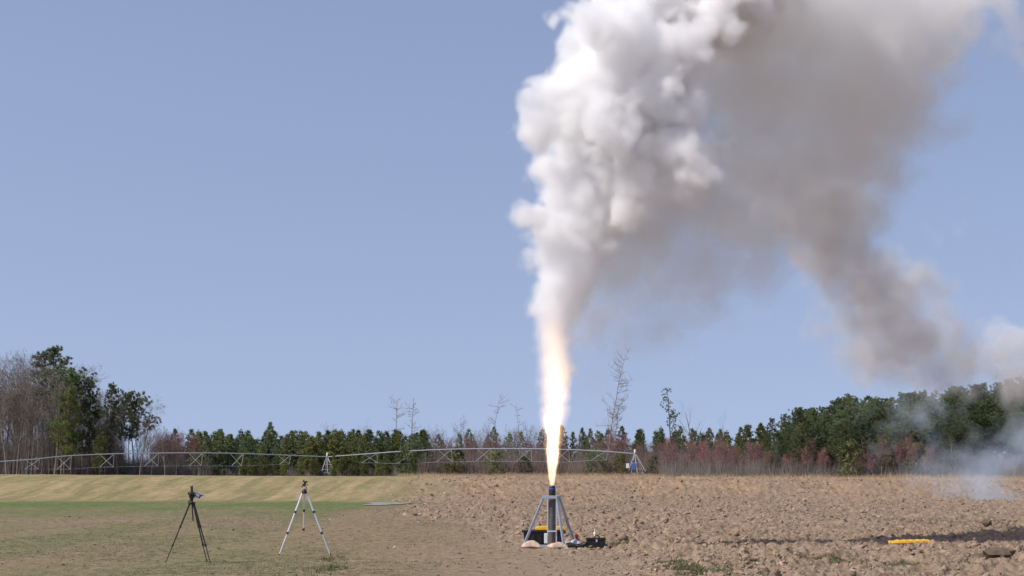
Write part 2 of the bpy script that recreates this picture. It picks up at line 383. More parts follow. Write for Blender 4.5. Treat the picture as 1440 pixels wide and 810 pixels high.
# ------------------------------------------------------------------ smoke and flame: layers of even density inside closed hulls
def surface_nets(F, iso, org, h):
    F = F - iso
    F[0] = F[-1] = -1; F[:, 0] = F[:, -1] = -1; F[:, :, 0] = F[:, :, -1] = -1
    ins = F > 0
    c = np.zeros(tuple(n - 1 for n in F.shape), np.int8)
    for a in (0, 1):
        for b in (0, 1):
            for d in (0, 1):
                c += ins[a:F.shape[0] - 1 + a, b:F.shape[1] - 1 + b, d:F.shape[2] - 1 + d]
    I, J, K = np.nonzero((c > 0) & (c < 8))
    idx = np.full(c.shape, -1, np.int32); idx[I, J, K] = np.arange(len(I))
    cor = {}
    for a in (0, 1):
        for b in (0, 1):
            for d in (0, 1): cor[(a, b, d)] = F[I + a, J + b, K + d]
    P = np.zeros((len(I), 3), np.float32); cnt = np.zeros(len(I), np.float32)
    for ax in range(3):
        for s in (0, 1):
            for t in (0, 1):
                k0 = [0, 0, 0]; o_ = [i for i in range(3) if i != ax]; k0[o_[0]] = s; k0[o_[1]] = t; k1 = list(k0); k1[ax] = 1
                v0 = cor[tuple(k0)]; v1 = cor[tuple(k1)]; cr = (v0 > 0) != (v1 > 0)
                u = np.where(cr, v0 / np.where(cr, v0 - v1, 1), 0)
                for q in range(3): P[:, q] += np.where(cr, u if q == ax else k0[q], 0)
                cnt += cr
    P = P / np.maximum(cnt, 1)[:, None] + np.stack([I, J, K], -1)
    V = np.asarray(org)[None] + P * h
    quads = []
    for ax in range(3):
        o1, o2 = (ax + 1) % 3, (ax + 2) % 3
        sl0 = [slice(None)] * 3; sl1 = [slice(None)] * 3; sl0[ax] = slice(0, -1); sl1[ax] = slice(1, None)
        A, B = ins[tuple(sl0)], ins[tuple(sl1)]
        for flip, msk in ((0, A & ~B), (1, ~A & B)):
            q = np.stack(np.nonzero(msk), -1)
            q = q[(q[:, o1] > 0) & (q[:, o2] > 0) & (q[:, o1] < F.shape[o1] - 1) & (q[:, o2] < F.shape[o2] - 1)]
            def cell(d1, d2):
                w = q.copy(); w[:, o1] += d1; w[:, o2] += d2; return idx[w[:, 0], w[:, 1], w[:, 2]]
            f = np.stack([cell(-1, -1), cell(0, -1), cell(0, 0), cell(-1, 0)], -1)
            quads.append(f if not flip else f[:, ::-1])
    return V, np.vstack(quads)
class Field:
    """signed depth (metres inside the smoke) on a box grid"""
    def __init__(s, lo, hi, h, seed):
        s.lo = np.array(lo, float); s.h = h; s.n = tuple(int(math.ceil((b - a) / h)) + 1 for a, b in zip(lo, hi))
        s.F = np.full(s.n, -1.0, np.float32); s.rng = np.random.default_rng(seed)
    def ball(s, c, r, k=1.0, sq=(1, 1, 1)):
        c = np.asarray(c); e = (r + 0.7) * np.array(sq)
        a = np.maximum(np.floor((c - e - s.lo) / s.h).astype(int), 0); b = np.minimum(np.ceil((c + e - s.lo) / s.h).astype(int) + 1, s.n)
        if (b <= a).any(): return
        g = [(np.arange(a[i], b[i]) * s.h + s.lo[i] - c[i]) / sq[i] for i in range(3)]
        d = np.sqrt(g[0][:, None, None] ** 2 + g[1][None, :, None] ** 2 + g[2][None, None, :] ** 2).astype(np.float32)
        v = s.F[a[0]:b[0], a[1]:b[1], a[2]:b[2]]; np.maximum(v, (r - d) * k, out=v)
    def noise(s, size, amp, billow=False, k=1.0):
        g = grid_noise(s.n, s.h, size, s.rng)
        s.F += (amp * k) * ((np.abs(g) * 2 - 0.7) if billow else g)
    def warp(s, size, amp):
        """stir the field: every point takes its value from a place pushed aside by noise"""
        ix = []
        for ax in range(3):
            g = grid_noise(s.n, s.h, size, s.rng) * (amp / s.h)
            sh = [1, 1, 1]; sh[ax] = s.n[ax]
            ix.append(np.clip(np.rint(g + np.arange(s.n[ax], dtype=np.float32).reshape(sh)), 0, s.n[ax] - 1).astype(np.int16))
        s.F = s.F[ix[0], ix[1], ix[2]]
    def hull(s, name, iso, m, parent, label=None):
        V, Q = surface_nets(s.F.copy(), iso, s.lo, s.h)
        o = link(name, np_mesh(name, V, Q, m), parent)
        if label: o['label'] = label
        return o

D0 = 46.0
PXM = D0 / FPX
def puffs(field, spine, d_fun, rng, step=0.5, sub=9, rough=0.45, span=1.0):
    """balls along a tapering body given by rows (y, left, right) of the photograph"""
    ys = [r[0] for r in spine]
    y = ys[0]
    while (y > ys[-1]):
        xl = np.interp(-y, [-v for v in ys], [r[1] for r in spine]); xr = np.interp(-y, [-v for v in ys], [r[2] for r in spine])
        w = (xr - xl) / 2; d = d_fun(y); r = w * d / FPX
        nb = max(2, int(round(w / 14.0)))
        c0 = at((xl + xr) / 2, y, d)
        field.ball(c0, r * 0.74)
        for k in range(nb):
            rr = r * rng.uniform(0.22, 0.46); t = rng.uniform(0, 6.283); q_ = (r - rr) * math.sqrt(rng.uniform(0.25, 1.0))
            c = c0 + Vector((math.cos(t) * q_, math.sin(t) * q_ * span, rng.uniform(-0.3, 0.3) * r))
            field.ball(c, rr)
            for q in range(sub):
                v = Vector((rng.normal(), rng.normal(), rng.normal())).normalized()
                rs = rr * rng.uniform(0.2, rough); cc = c + v * (rr - rs * 0.1)
                if abs(cc.x - c0.x) + rs > r * 1.06: cc.x = c0.x + math.copysign(max(r * 1.06 - rs, 0), cc.x - c0.x)
                field.ball(cc, rs)
        y -= max(4.0, w * step)

def flame():
    fl = empty('flame', at(776, 683, D0), 'tall white hot flame shooting straight up from the rocket motor nozzle', 'flame')
    f = Field((0.2, D0 - 0.8, 1.35), (1.85, D0 + 0.8, 6.3), 0.022, 5)
    yy = [684, 675, 660, 640, 620, 600, 580, 560, 540, 520, 500, 480, 460, 442]
    ww = [3.2, 4.8, 7.8, 11.4, 14.6, 17.2, 19.2, 20.3, 20.6, 20.0, 19.0, 16.5, 12, 6]  # upper rows also add the peach glow of smoke lit by the flame
    xc = [776, 776, 776.3, 777, 777.5, 779, 780, 780, 780, 780, 779, 778, 777, 777]
    X = f.lo[0] + np.arange(f.n[0]) * f.h; Y = f.lo[1] + np.arange(f.n[1]) * f.h; Z = f.lo[2] + np.arange(f.n[2]) * f.h
    zs = np.array([at(776, y, D0).z for y in yy]); w_ = np.interp(Z, zs, np.array(ww) * PXM, left=-1, right=-1)
    c_ = np.interp(Z, zs, (np.array(xc) - 720) * PXM)
    f.F = (w_[None, None, :] - np.sqrt((X[:, None, None] - c_[None, None, :]) ** 2 + (Y[None, :, None] - D0) ** 2)).astype(np.float32)
    up = np.clip((Z - 1.6) / 2.0, 0.05, 1)[None, None, :]
    for sz, am in ((0.6, 0.02), (0.25, 0.05), (0.12, 0.065), (0.065, 0.05)):
        f.F += grid_noise(f.n, f.h, sz, f.rng) * am * up
    # core: narrows again towards the top
    hot = np.interp(Z, zs, [0.0, 0.004, .010, .025, .05, .08, .115, .165, .225, .31, .42, .55, .7, .8])[None, None, :]
    for nm, off, k, col, st in (('flame_fringe', -0.07, 0.0, (1, 0.58, 0.30), 0.14), ('flame_layer', -0.04, 0.06, (1, 0.58, 0.30), 0.24), ('flame_layer', -0.005, 0.2, (1, 0.60, 0.32), 0.36), ('flame_layer', 0.02, 0.55, (1, 0.64, 0.36), 0.6), ('flame_layer', 0.04, 0.9, (1, 0.74, 0.48), 1.1), ('flame_core', 0.055, 1.15, (1, 0.82, 0.58), 4.5)):
        g = Field(f.lo, f.lo + (np.array(f.n) - 1) * f.h, f.h, 1); g.n = f.n; g.F = f.F - off * up - hot * k
        o = g.hull(nm, 0.0, vol(nm, (0.9, 0.8, 0.7), 0.02, col, st), None)
        o.parent = fl; o.matrix_parent_inverse = Matrix.Translation(-fl.location)
    return fl
flame()

def smoke():
    root = empty('smoke_plume', at(778, 500, D0), 'huge smoke plume, white left and grey right, billowing up from the rocket flame', 'smoke plume')
    rng = np.random.default_rng(3)
    f = Field((-0.6, 42.0, 3.4), (8.8, 51.0, 15.0), 0.045, 7)
    col_ = [(528, 762, 798), (510, 757, 806), (490, 754, 812), (460, 750, 820), (420, 743, 838), (380, 740, 862), (340, 744, 880), (300, 745, 905), (260, 755, 940),
            (220, 760, 990), (180, 752, 1000), (140, 760, 990), (100, 768, 985), (60, 774, 1005), (20, 782, 1060), (-20, 800, 1110), (-60, 830, 1160), (-110, 880, 1200), (-160, 930, 1230)]
    puffs(f, col_, lambda y: D0 + max(0, (500 - y)) * 0.003, rng, 0.42, 10, 0.5, 0.6)
    for x, y, r in ((762, 182, 18), (762, 310, 18), (772, 135, 18), (850, 110, 60), (935, 215, 45), (900, 260, 45), (880, 300, 34)):
        f.ball(at(x, y, D0 - 0.4), r * PXM)
    for x, y, r in ((955, 60, 55), (1005, 20, 48), (925, 125, 52), (985, 212, 42), (1012, 205, 26), (960, 255, 34), (1050, -20, 50), (880, 60, 60), (960, 160, 36), (870, 180, 60)):
        c = at(x, y, D0 - 0.8); f.ball(c, r * PXM * 0.72)
        for q in range(26):
            v = Vector((rng.normal(), rng.normal(), rng.normal())).normalized(); rs = r * PXM * rng.uniform(0.16, 0.42)
            f.ball(c + v * (r * PXM * rng.uniform(0.6, 0.95) - rs * 0.4), rs)
    zz = f.lo[2] + np.arange(f.n[2]) * f.h; kz = np.clip((zz - 3.6) / 5.5, 0.22, 1.0)[None, None, :].astype(np.float32)
    f.noise(1.5, 0.20, False, kz); f.noise(0.75, 0.22, True, kz); f.warp(0.9, 0.13); f.noise(0.38, 0.20, True, kz); f.warp(0.35, 0.055); f.noise(0.2, 0.10, True, np.sqrt(kz)); f.noise(0.12, 0.055, False, np.sqrt(kz))
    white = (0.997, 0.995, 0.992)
    def sub(parts, first_label):
        top = None
        for fld, nm, iso, m in parts:
            o = fld.hull(nm, iso, m, None)
            if top is None:
                o.parent = root; o.matrix_parent_inverse = Matrix.Translation(-root.location); top = o; o['label'] = first_label
            else: o.parent = top
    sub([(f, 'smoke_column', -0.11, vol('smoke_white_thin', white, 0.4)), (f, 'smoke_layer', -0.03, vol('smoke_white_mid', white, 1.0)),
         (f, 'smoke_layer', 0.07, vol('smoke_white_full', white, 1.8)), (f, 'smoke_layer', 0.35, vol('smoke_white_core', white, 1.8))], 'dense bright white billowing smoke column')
    # the older smoke that has drifted right and away
    g = Field((1.0, 43.5, 2.5), (18.5, 63.0, 15.6), 0.088, 9)
    def blob(x, y, r, d, sq=(1, 1, 1)):
        c = at(x, y, d); r = r * d / FPX; g.ball(c, r, 1.0, sq)
        for q in range(10):
            v = Vector((rng.normal(), rng.normal() * 1.2, rng.normal())).normalized(); rs = r * rng.uniform(0.25, 0.5)
            g.ball(c + v * r * 0.9, rs)
    for x, y, r, d in ((1010, 60, 95, 49.8), (1090, 30, 100, 50.4), (1180, 40, 110, 51), (1270, 40, 95, 52), (1340, 20, 60, 53), (1060, 130, 90, 49.5), (1150, 140, 95, 51), (1240, 130, 80, 52),
                       (1030, 200, 70, 49.5), (1110, 220, 85, 51), (1190, 220, 70, 52), (1000, 270, 60, 49), (1080, 290, 62, 51), (1170, 290, 66, 52.5), (1215, 300, 45, 53), (1420, 40, 34, 54), (1380, -20, 70, 54), (1440, 75, 26, 54),
                       (1200, -60, 110, 51), (1080, -70, 100, 50), (1310, -70, 90, 53), (1290, 120, 62, 53), (1330, 80, 50, 53), (1240, 230, 50, 53), (1120, 280, 56, 52), (1080, 240, 60, 50.5), (960, 150, 60, 48.5), (920, 250, 55, 48), (900, 330, 48, 47.6), (1275, 190, 40, 53), (1060, 330, 45, 50.5), (940, 90, 50, 48.8), (1000, 150, 55, 48.8), (970, 210, 48, 48.2), (930, 280, 44, 47.2), (880, 340, 40, 46.9), (860, 400, 36, 46.7), (840, 450, 28, 46.6), (1040, 230, 50, 49), (1070, 40, 60, 49.2), (1020, -20, 60, 49.5), (1310, 150, 36, 53), (1360, 60, 36, 54), (1250, 260, 34, 53.2)):
        blob(x, y, r, d)
    h = Field((7.0, 48.0, 2.5), (18.5, 64.0, 10.5), 0.085, 21); up_, g = g, h
    for x, y, r, d in ((1130, 310, 50, 52.5), (1180, 320, 52, 53), (1160, 360, 52, 53.5), (1200, 355, 50, 53.5), (1175, 405, 44, 54), (1215, 400, 50, 54.5), (1195, 450, 54, 55), (1240, 430, 56, 56), (1275, 425, 42, 57), (1190, 500, 44, 55.5), (1240, 480, 60, 56.5),
                       (1165, 470, 30, 55), (1290, 470, 40, 57.5), (1300, 510, 40, 58), (1350, 515, 34, 59), (1400, 520, 36, 60), (1440, 520, 40, 60.5), (1250, 520, 36, 57), (1215, 525, 30, 56.5), (1300, 400, 28, 57), (1390, 495, 26, 60), (1440, 480, 22, 61), (1340, 530, 26, 59), (1355, 475, 36, 58.5), (1400, 500, 38, 60), (1330, 445, 30, 58)):
        blob(x, y, r, d)
    g.noise(2.0, 0.24); g.noise(1.0, 0.34); g.noise(0.55, 0.28, True); g.warp(1.0, 0.32); g.noise(0.3, 0.22, True); g.warp(0.45, 0.12); g.noise(0.19, 0.14); low_ = g; g = up_
    e_ = Field((9.0, 53.5, 3.4), (18.0, 62.0, 7.5), 0.075, 23); g = e_
    for x, y, r, d in ((1250, 462, 20, 55.5), (1275, 470, 22, 55.8), (1300, 478, 22, 56.5), (1325, 470, 16, 57), (1265, 490, 14, 55.8), (1385, 490, 18, 58), (1410, 480, 22, 58.5), (1435, 485, 22, 59), (1230, 475, 12, 55)):
        blob(x, y, r, d)
    g.noise(0.9, 0.22); g.noise(0.45, 0.2, True); g.warp(0.7, 0.22); g.noise(0.22, 0.14); wisp_ = g; g = up_
    g.noise(2.6, 0.26); g.noise(1.2, 0.34); g.noise(0.65, 0.30, True); g.warp(1.1, 0.32); g.noise(0.34, 0.24, True); g.warp(0.5, 0.12); g.noise(0.2, 0.15)
    grey = (0.948, 0.936, 0.908)  # carbon grey of the smoke, with part of the drift's shade put in
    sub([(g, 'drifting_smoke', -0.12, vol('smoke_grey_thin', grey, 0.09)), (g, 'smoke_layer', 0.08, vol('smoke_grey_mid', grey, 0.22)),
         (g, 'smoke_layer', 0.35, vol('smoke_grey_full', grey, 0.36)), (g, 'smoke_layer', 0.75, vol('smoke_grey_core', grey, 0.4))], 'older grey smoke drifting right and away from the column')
    shaded = (0.82, 0.79, 0.76)  # shade of the sinking smoke, put into a darker scatter colour
    sub([(low_, 'falling_smoke', -0.14, vol('smoke_shaded_thin', shaded, 0.12)), (low_, 'smoke_layer', 0.05, vol('smoke_shaded_mid', shaded, 0.30)),
         (low_, 'smoke_layer', 0.3, vol('smoke_shaded_full', shaded, 0.45))], 'darker brown grey smoke sinking towards the trees at the right')
    sub([(wisp_, 'white_wisp', -0.1, vol('smoke_wisp_thin', white, 0.25)), (wisp_, 'smoke_layer', 0.08, vol('smoke_wisp_full', white, 0.6))], 'small wisps above the right wood, their sunlit highlights put into whiter smoke')  # sunlit highlights on the sinking smoke, put in as separate whiter wisps
    # thin haze of smoke hanging between column and drift
    t = Field((1.0, 44.0, 3.4), (9.5, 53.0, 10.2), 0.095, 12); g0 = g
    for x, y, r, d in ((850, 440, 55, 47.5), (870, 380, 60, 47.5), (900, 330, 60, 48), (960, 300, 60, 48), (1020, 330, 60, 49), (960, 370, 55, 48), (1060, 380, 50, 49.5), (880, 470, 45, 47.5), (845, 500, 32, 47), (1000, 420, 45, 49), (830, 540, 22, 46.8), (840, 400, 48, 47.2), (880, 410, 50, 47.4), (930, 400, 48, 47.8), (1010, 370, 55, 48.6), (1090, 340, 50, 50), (820, 480, 30, 46.8), (930, 450, 40, 47.8)):
        c = at(x, y, d); t.ball(c, r * d / FPX)
    t.noise(1.8, 0.40); t.noise(0.9, 0.3); t.noise(0.45, 0.2, True); t.noise(0.25, 0.12)
    sub([(t, 'thin_smoke', -0.2, vol('smoke_veil_thin', grey, 0.10)), (t, 'smoke_layer', 0.15, vol('smoke_veil_mid', grey, 0.20)), (t, 'smoke_layer', 0.5, vol('smoke_veil_full', grey, 0.30))], 'thin see-through grey smoke below the plume')
    # smoke lying on the ground at the right
    r2 = empty('ground_smoke', Vector((29, 112, 0.5)), 'thin bluish smoke drifting low in front of the trees at the right edge', 'smoke')
    w = Field((21.5, 104, -0.6), (35.0, 122, 8.2), 0.13, 15)
    for x, y, r, d in ((1420, 650, 50, 112), (1380, 650, 35, 110), (1440, 610, 40, 113), (1400, 600, 30, 112), (1345, 665, 24, 110), (1440, 560, 24, 114), (1300, 572, 20, 112), (1270, 560, 18, 112), (1390, 690, 30, 108), (1420, 705, 20, 107), (1480, 600, 50, 114), (1480, 660, 50, 112), (1320, 555, 22, 113)):
        c = at(x, y, d); w.ball(c, r * d / FPX, 1.0, (1, 1.2, 1))
    w.noise(3.0, 0.8); w.noise(1.4, 0.7); w.warp(2.0, 0.6); w.noise(0.7, 0.45, True); w.warp(0.9, 0.25); w.noise(0.4, 0.22)
    bl = (0.74, 0.87, 1.0); top = None
    for nm, iso, m in (('thin_smoke', -0.3, vol('low_smoke_thin', bl, 0.03)), ('smoke_layer', 0.15, vol('low_smoke_mid', bl, 0.055)), ('smoke_layer', 0.6, vol('low_smoke_full', bl, 0.08))):
        o = w.hull(nm, iso, m, None); o.parent = r2 if top is None else top
        if top is None: o.matrix_parent_inverse = Matrix.Translation(-r2.location); top = o
smoke()
# ------------------------------------------------------------------ trees
def rvec(s=1.0): return Vector((random.uniform(-s, s), random.uniform(-s, s), random.uniform(-s, s)))
def branch(tr, tw, p, d, L, r, lev, maxlev, buds=None, up=0.15, nseg=None, kids=None, twigw=0.012):
    """one limb and what grows from it; lev 0 and 1 go to tr, the finer ones to tw"""
    mb = tr if lev <= 1 else tw
    n = nseg or (6 if lev == 0 else 4 if lev == 1 else 3)
    sides = 6 if lev == 0 else 4 if lev == 1 else 3
    seg = L / n
    for i in range(n):
        d = (d + rvec(0.10 if lev == 0 else 0.22) + Vector((0, 0, up if lev else 0.05))).normalized()
        q = p + d * seg; r1 = r * (1 - 0.8 / n) if i < n - 1 else r * 0.35
        if lev < maxlev: mb.tube(p, q, r, r1, sides, 0, False)
        else:
            o = d.cross(rvec() + Vector((0, 0, .01))).normalized() * max(r, twigw)
            mb.tri(p - o, p + o, q)
        if lev < maxlev and (i > 0 if lev else i >= 2):
            kk = kids[lev] if kids else (2, 3, 3)[min(lev, 2)]
            for k in range(kk):
                a = d.orthogonal().normalized(); b = d.cross(a); t = random.uniform(0, 6.283)
                sp = random.uniform(0.5, 1.0)
                nd = (d * (1.0 if lev == 0 else 0.8) + (a * math.cos(t) + b * math.sin(t)) * sp).normalized()
                branch(tr, tw, p.lerp(q, random.random()), nd, L * random.uniform(0.34, 0.55) * (1 - 0.35 * i / n), r1 * 0.55, lev + 1, maxlev, buds, up, None, kids, twigw)
        p, r = q, r1
    if buds and lev >= maxlev - 1:
        for _ in range(buds):
            c = p + rvec(0.30); tw.tri(c + rvec(0.10), c + rvec(0.10), c + rvec(0.10), 1)
def bare_tree(h, kids=(3, 2, 2), buds=None, tw_mat='twig', bark='bark', r=None, up=0.16, twigw=0.014, lean=0.0, maxlev=3):
    tr, tw = MB(), MB()
    branch(tr, tw, Vector((0, 0, 0)), Vector((lean, 0, 1)).normalized(), h, r or h * 0.012, 0, maxlev, buds, up, None, kids, twigw)
    zmax = max(v.z for v in tr.v + tw.v)
    for mb in (tr, tw): mb.v = [v * (h / zmax) for v in mb.v]
    return [('trunk', tr.mesh('trunk', M[bark])), ('crown', tw.mesh('crown', [M[tw_mat], M['bud']]))], h
def clump(mb, c, s, n, w=0.32):
    for _ in range(n):
        d = (rvec() + Vector((0, 0, 0.35)))
        if d.length < .05: continue
        d.normalize(); o = d.cross(rvec() + Vector((0, 0, .01))).normalized() * s * w
        b = c + rvec(s * 0.25); mb.tri(b - o * 0.6, b + o * 0.6, b + d * s + o * random.uniform(-.5, .5))
def young_pine(h, wid=0.25, mat_='needle', low=0.06, dens=1.0, cl=0.42):
    tr, cr = MB(), MB()
    bend = Vector((random.uniform(-.03, .03), random.uniform(-.03, .03), 0)); top = Vector((0, 0, h)) + bend * h
    ax = lambda z: Vector((bend.x * z, bend.y * z, z))
    for i in range(6): tr.tube(ax(h * i / 6), ax(h * (i + 1) / 6), h * 0.013 * (1 - i / 6.3), h * 0.013 * (1 - (i + 1) / 6.3), 5, 0, False)
    z = low * h
    while z < h * 0.99:
        f = (z - low * h) / (h * (1 - low)); Rr = h * wid * (1 - f) ** 0.75 * min(1, 0.55 + f * 2.2)
        for k in range(max(3, int(6 * dens))):
            t = random.uniform(0, 6.283); L = Rr * random.uniform(0.55, 1.15)
            e = ax(z) + Vector((math.cos(t) * L, math.sin(t) * L, L * random.uniform(0.15, 0.55)))
            if L > 0.5: tr.tube(ax(z), e, 0.03, 0.012, 3, 0, False)
            m = max(1, int(L / 0.45 * dens))
            for q in range(m): clump(cr, ax(z).lerp(e, (q + 0.9) / m), cl, 8)
        z += max(0.28, h * 0.055) * random.uniform(0.8, 1.2)
    clump(cr, ax(h), 0.3, 6)
    return [('trunk', tr.mesh('trunk', M['pine_bark'])), ('crown', cr.mesh('crown', M[mat_]))], h
def tall_pine(h, bare=0.42, wid=0.22, mat_='needle', lean=0.0, nl=34, cl=0.55, per=10, round_=True):
    cl, per = cl * 0.62, int(per * 2.2)
    tr, cr = MB(), MB(); p = Vector((0, 0, 0)); pts = [p.copy()]; d = Vector((lean, 0, 1)).normalized()
    for i in range(9):
        d = (d + rvec(0.06) + Vector((0, 0, .05))).normalized(); p = p + d * h / 9; pts.append(p.copy())
    for i in range(9): tr.tube(pts[i], pts[i + 1], h * 0.012 * (1 - i / 10.5), h * 0.012 * (1 - (i + 1) / 10.5), 6, 0, False)
    def ax(f):
        f = min(max(f, 0), 0.9999) * 9; i = int(f); return pts[i].lerp(pts[i + 1], f - i)
    for k in range(nl):
        f = bare + (1 - bare) * (k + random.random()) / nl; g = (f - bare) / (1 - bare)
        prof = (math.sin(math.pi * min(1, 0.18 + g * 0.82)) ** 0.6 if round_ else (1 - g) ** 0.7 + 0.1)
        L = h * wid * prof * random.uniform(0.5, 1.15); t = random.uniform(0, 6.283); s = ax(f)
        e = s + Vector((math.cos(t) * L, math.sin(t) * L, L * random.uniform(-0.05, 0.55)))
        mid = s.lerp(e, 0.5) + Vector((0, 0, -0.06 * L)); tr.tube(s, mid, 0.06, 0.04, 3, 0, False); tr.tube(mid, e, 0.04, 0.015, 3, 0, False)
        for q in range(int(2 + L / 0.4)):
            c = s.lerp(e, random.uniform(0.35, 1.05)) + rvec(0.16 * L) * 1.0; c.z += random.uniform(0, 0.12) * L
            for _ in range(2): clump(cr, c + rvec(0.5), cl, per, 0.22)
    for _ in range(5): clump(cr, ax(0.99) + rvec(0.4), cl, per)
    return [('trunk', tr.mesh('trunk', M['pine_bark'])), ('crown', cr.mesh('crown', M[mat_]))], h
def bush(h, w, mat_, n=80, cl=0.4):
    tr, cr = MB(), MB()
    for k in range(7):
        e = Vector((random.uniform(-w, w) * .4, random.uniform(-w, w) * .4, h * random.uniform(.5, .8))); tr.tube((0, 0, 0), e, .04, .015, 4, 0, False)
    for k in range(n):
        z = random.random() ** 0.8; rr = w * math.sin(math.pi * min(.97, .2 + z * .75)) ** .7
        t = random.uniform(0, 6.283); q = rr * random.uniform(.4, 1.05)
        clump(cr, Vector((math.cos(t) * q, math.sin(t) * q, 0.15 + z * (h - .3))), cl, 9)
    return [('trunk', tr.mesh('trunk', M['pine_bark'])), ('crown', cr.mesh('crown', M[mat_]))], h
def snag(h, r, lean, bends, stubs, twigs=0.5):
    """a thin dead tree: crooked trunk, a few limbs, sparse twigs"""
    tr, tw = MB(), MB(); p = Vector((0, 0, 0)); n = 10; d = Vector((lean, 0, 1)).normalized(); pts = [p.copy()]
    for i in range(n):
        d = (Vector((lean + bends * i / n, 0, 1)).normalized() + rvec(0.06)).normalized(); p = p + d * h / n; pts.append(p.copy())
    for i in range(n): tr.tube(pts[i], pts[i + 1], r * (1 - 0.085 * i), r * (1 - 0.085 * (i + 1)), 6, 0, False)
    for k in range(stubs):
        f = random.uniform(0.3, 0.99) * n; i = min(int(f), n - 1); s = pts[i].lerp(pts[i + 1], f - i)
        t = random.uniform(0, 6.283); L = random.uniform(0.04, 0.15) * h
        e = s + Vector((math.cos(t) * L, math.sin(t) * L, L * random.uniform(-.1, .8))); tr.tube(s, e, 0.045, 0.018, 3, 0, False)
        for q in range(int(6 * twigs) + 1):
            a = s.lerp(e, random.uniform(.3, 1)); b = a + rvec(0.35) * L + Vector((0, 0, .3 * L)); tw.tube(a, b, 0.018, 0.008, 3, 0, False)
    sc = h / max(v.z for v in tr.v)
    for mb in (tr, tw): mb.v = [v * sc for v in mb.v]
    return [('trunk', tr.mesh('trunk', M['dead_wood'])), ('crown', tw.mesh('crown', M['twig']))], h
def plant(name, kind, x, ytop, d, label, cat='tree', group=None, base=None, wide=1.0, rot=None):
    """stand a tree so that its top shows at pixel row ytop"""
    parts, h = kind; p = at(x, ytop, d); z0 = gz(p.x, d) if base is None else base
    z0 -= 0.1; s = (p.z - z0) / h
    e = empty(name, (p.x, d, z0), label, cat, group); e.scale = (s * wide, s * wide, s)
    e.rotation_euler = (0, 0, random.uniform(0, 6.283) if rot is None else rot)
    for nm, me in parts: link(nm, me, e)
    return e
U = random.uniform
def zone(x, cuts):
    for lim, words in cuts:
        if x < lim: return words
    return cuts[-1][1]
LOOK = {'needle': 'green', 'needle_light': 'yellow green', 'needle_dark': 'dark'}
def look(kind): return LOOK.get(kind[0][1][1].materials[0].name, 'green')
def size(yt, lo, hi): return 'tall ' if yt < lo else 'low ' if yt > hi else ''
# kinds
K_bare = [bare_tree(17, (4, 4, 4), None, 'twig', 'bark', None, .12, .026) for _ in range(4)]
K_bare_small = [bare_tree(9, (4, 3, 3), None, 'twig', 'bark', None, .14, .018) for _ in range(4)]
K_red = [bare_tree(6.5, (5, 3, 3), 1, 'twig_red', 'bark', 0.06, 0.22, 0.016) for _ in range(5)]
K_yp = [young_pine(7.5, U(.27, .34), 'needle') for _ in range(4)] + [young_pine(7.5, U(.27, .34), 'needle_light') for _ in range(2)] + [young_pine(7.5, .3, 'needle_dark') for _ in range(2)]
K_tp = [tall_pine(15, .3, .25, 'needle') for _ in range(3)] + [tall_pine(15, .28, .26, 'needle_dark') for _ in range(2)]
K_tp2 = [tall_pine(13, .12, .24, 'needle', 0, 46, .5, 10, False) for _ in range(2)] + [tall_pine(13, .12, .24, 'needle_dark', 0, 46, .5, 10, False)]
K_bush = [bush(3.5, 1.3, 'needle_light', 70), bush(3.5, 1.3, 'needle', 70)]

# left wood: tall bare trees
g = 'bare trees of the left wood'
LZ = ((0, 'at the very edge of the picture'), (35, 'near the left edge'), (70, 'left of the domed pine'), (110, 'by the domed pine'), (150, 'right of the domed pine'), (999, 'near the lone pine'))
for i in range(62):
    x = U(-70, 150) if i < 44 else U(-60, 205); d = U(312, 360)
    yt = 485 + max(0, x - 40) * 0.30 + abs(random.gauss(0, 15))
    if x > 130: yt = max(yt, 545)
    plant('bare_tree', random.choice(K_bare), x, yt, d, ('front ' if d < 325 else 'inner ' if d < 340 else 'back ') + size(yt, 500, 525) + 'bare grey tree of the left wood, ' + zone(x, LZ), 'tree', g, wide=U(.75, 1.1))
for i in range(26):
    x = U(-40, 250); yt = U(575, 625); plant('bare_sapling', random.choice(K_bare_small), x, yt, U(312, 340), size(yt, 590, 610) + 'bare grey sapling in the left wood, ' + zone(x, LZ), 'tree', 'bare saplings of the left wood')
# left pines, told apart by eye
LP = tall_pine(20, .5, .21, 'needle_dark', 0.02, 40, .6, 11)
plant('pine_tree', LP, 84, 489, 320, 'tallest dark pine with a domed crown rising above the left wood', wide=1.15)
plant('pine_tree', tall_pine(17, .25, .2, 'needle', 0.03, 46, .6, 11), 104, 520, 315, 'broad green pine just right of the domed tallest pine', wide=1.05)
plant('pine_tree', tall_pine(16, .2, .2, 'needle_light', 0.0, 40, .6, 11), 92, 548, 310, 'yellow green pine low in front of the domed tallest pine', wide=.8)
plant('pine_tree', tall_pine(15, .2, .17, 'needle_dark', 0.03, 44, .55, 11), 128, 535, 316, 'dark pine in the left wood next to the gap before the lone pine', wide=.9)
plant('pine_tree', tall_pine(14, .2, .17, 'needle_dark', 0.03, 40, .55, 11), 150, 541, 314, 'narrow dark pine at the right end of the left wood', wide=.8)
plant('pine_tree', tall_pine(10, .1, .2, 'needle_light', 0.0, 30, .5, 10), 141, 610, 308, 'small yellowish pine low at the foot of the left wood')
plant('pine_tree', tall_pine(12, .42, .36, 'needle_dark', -0.08, 40, .55, 12), 192, 554, 318, 'lone flat topped pine with a bent bare trunk right of the left wood', wide=.92, rot=0)

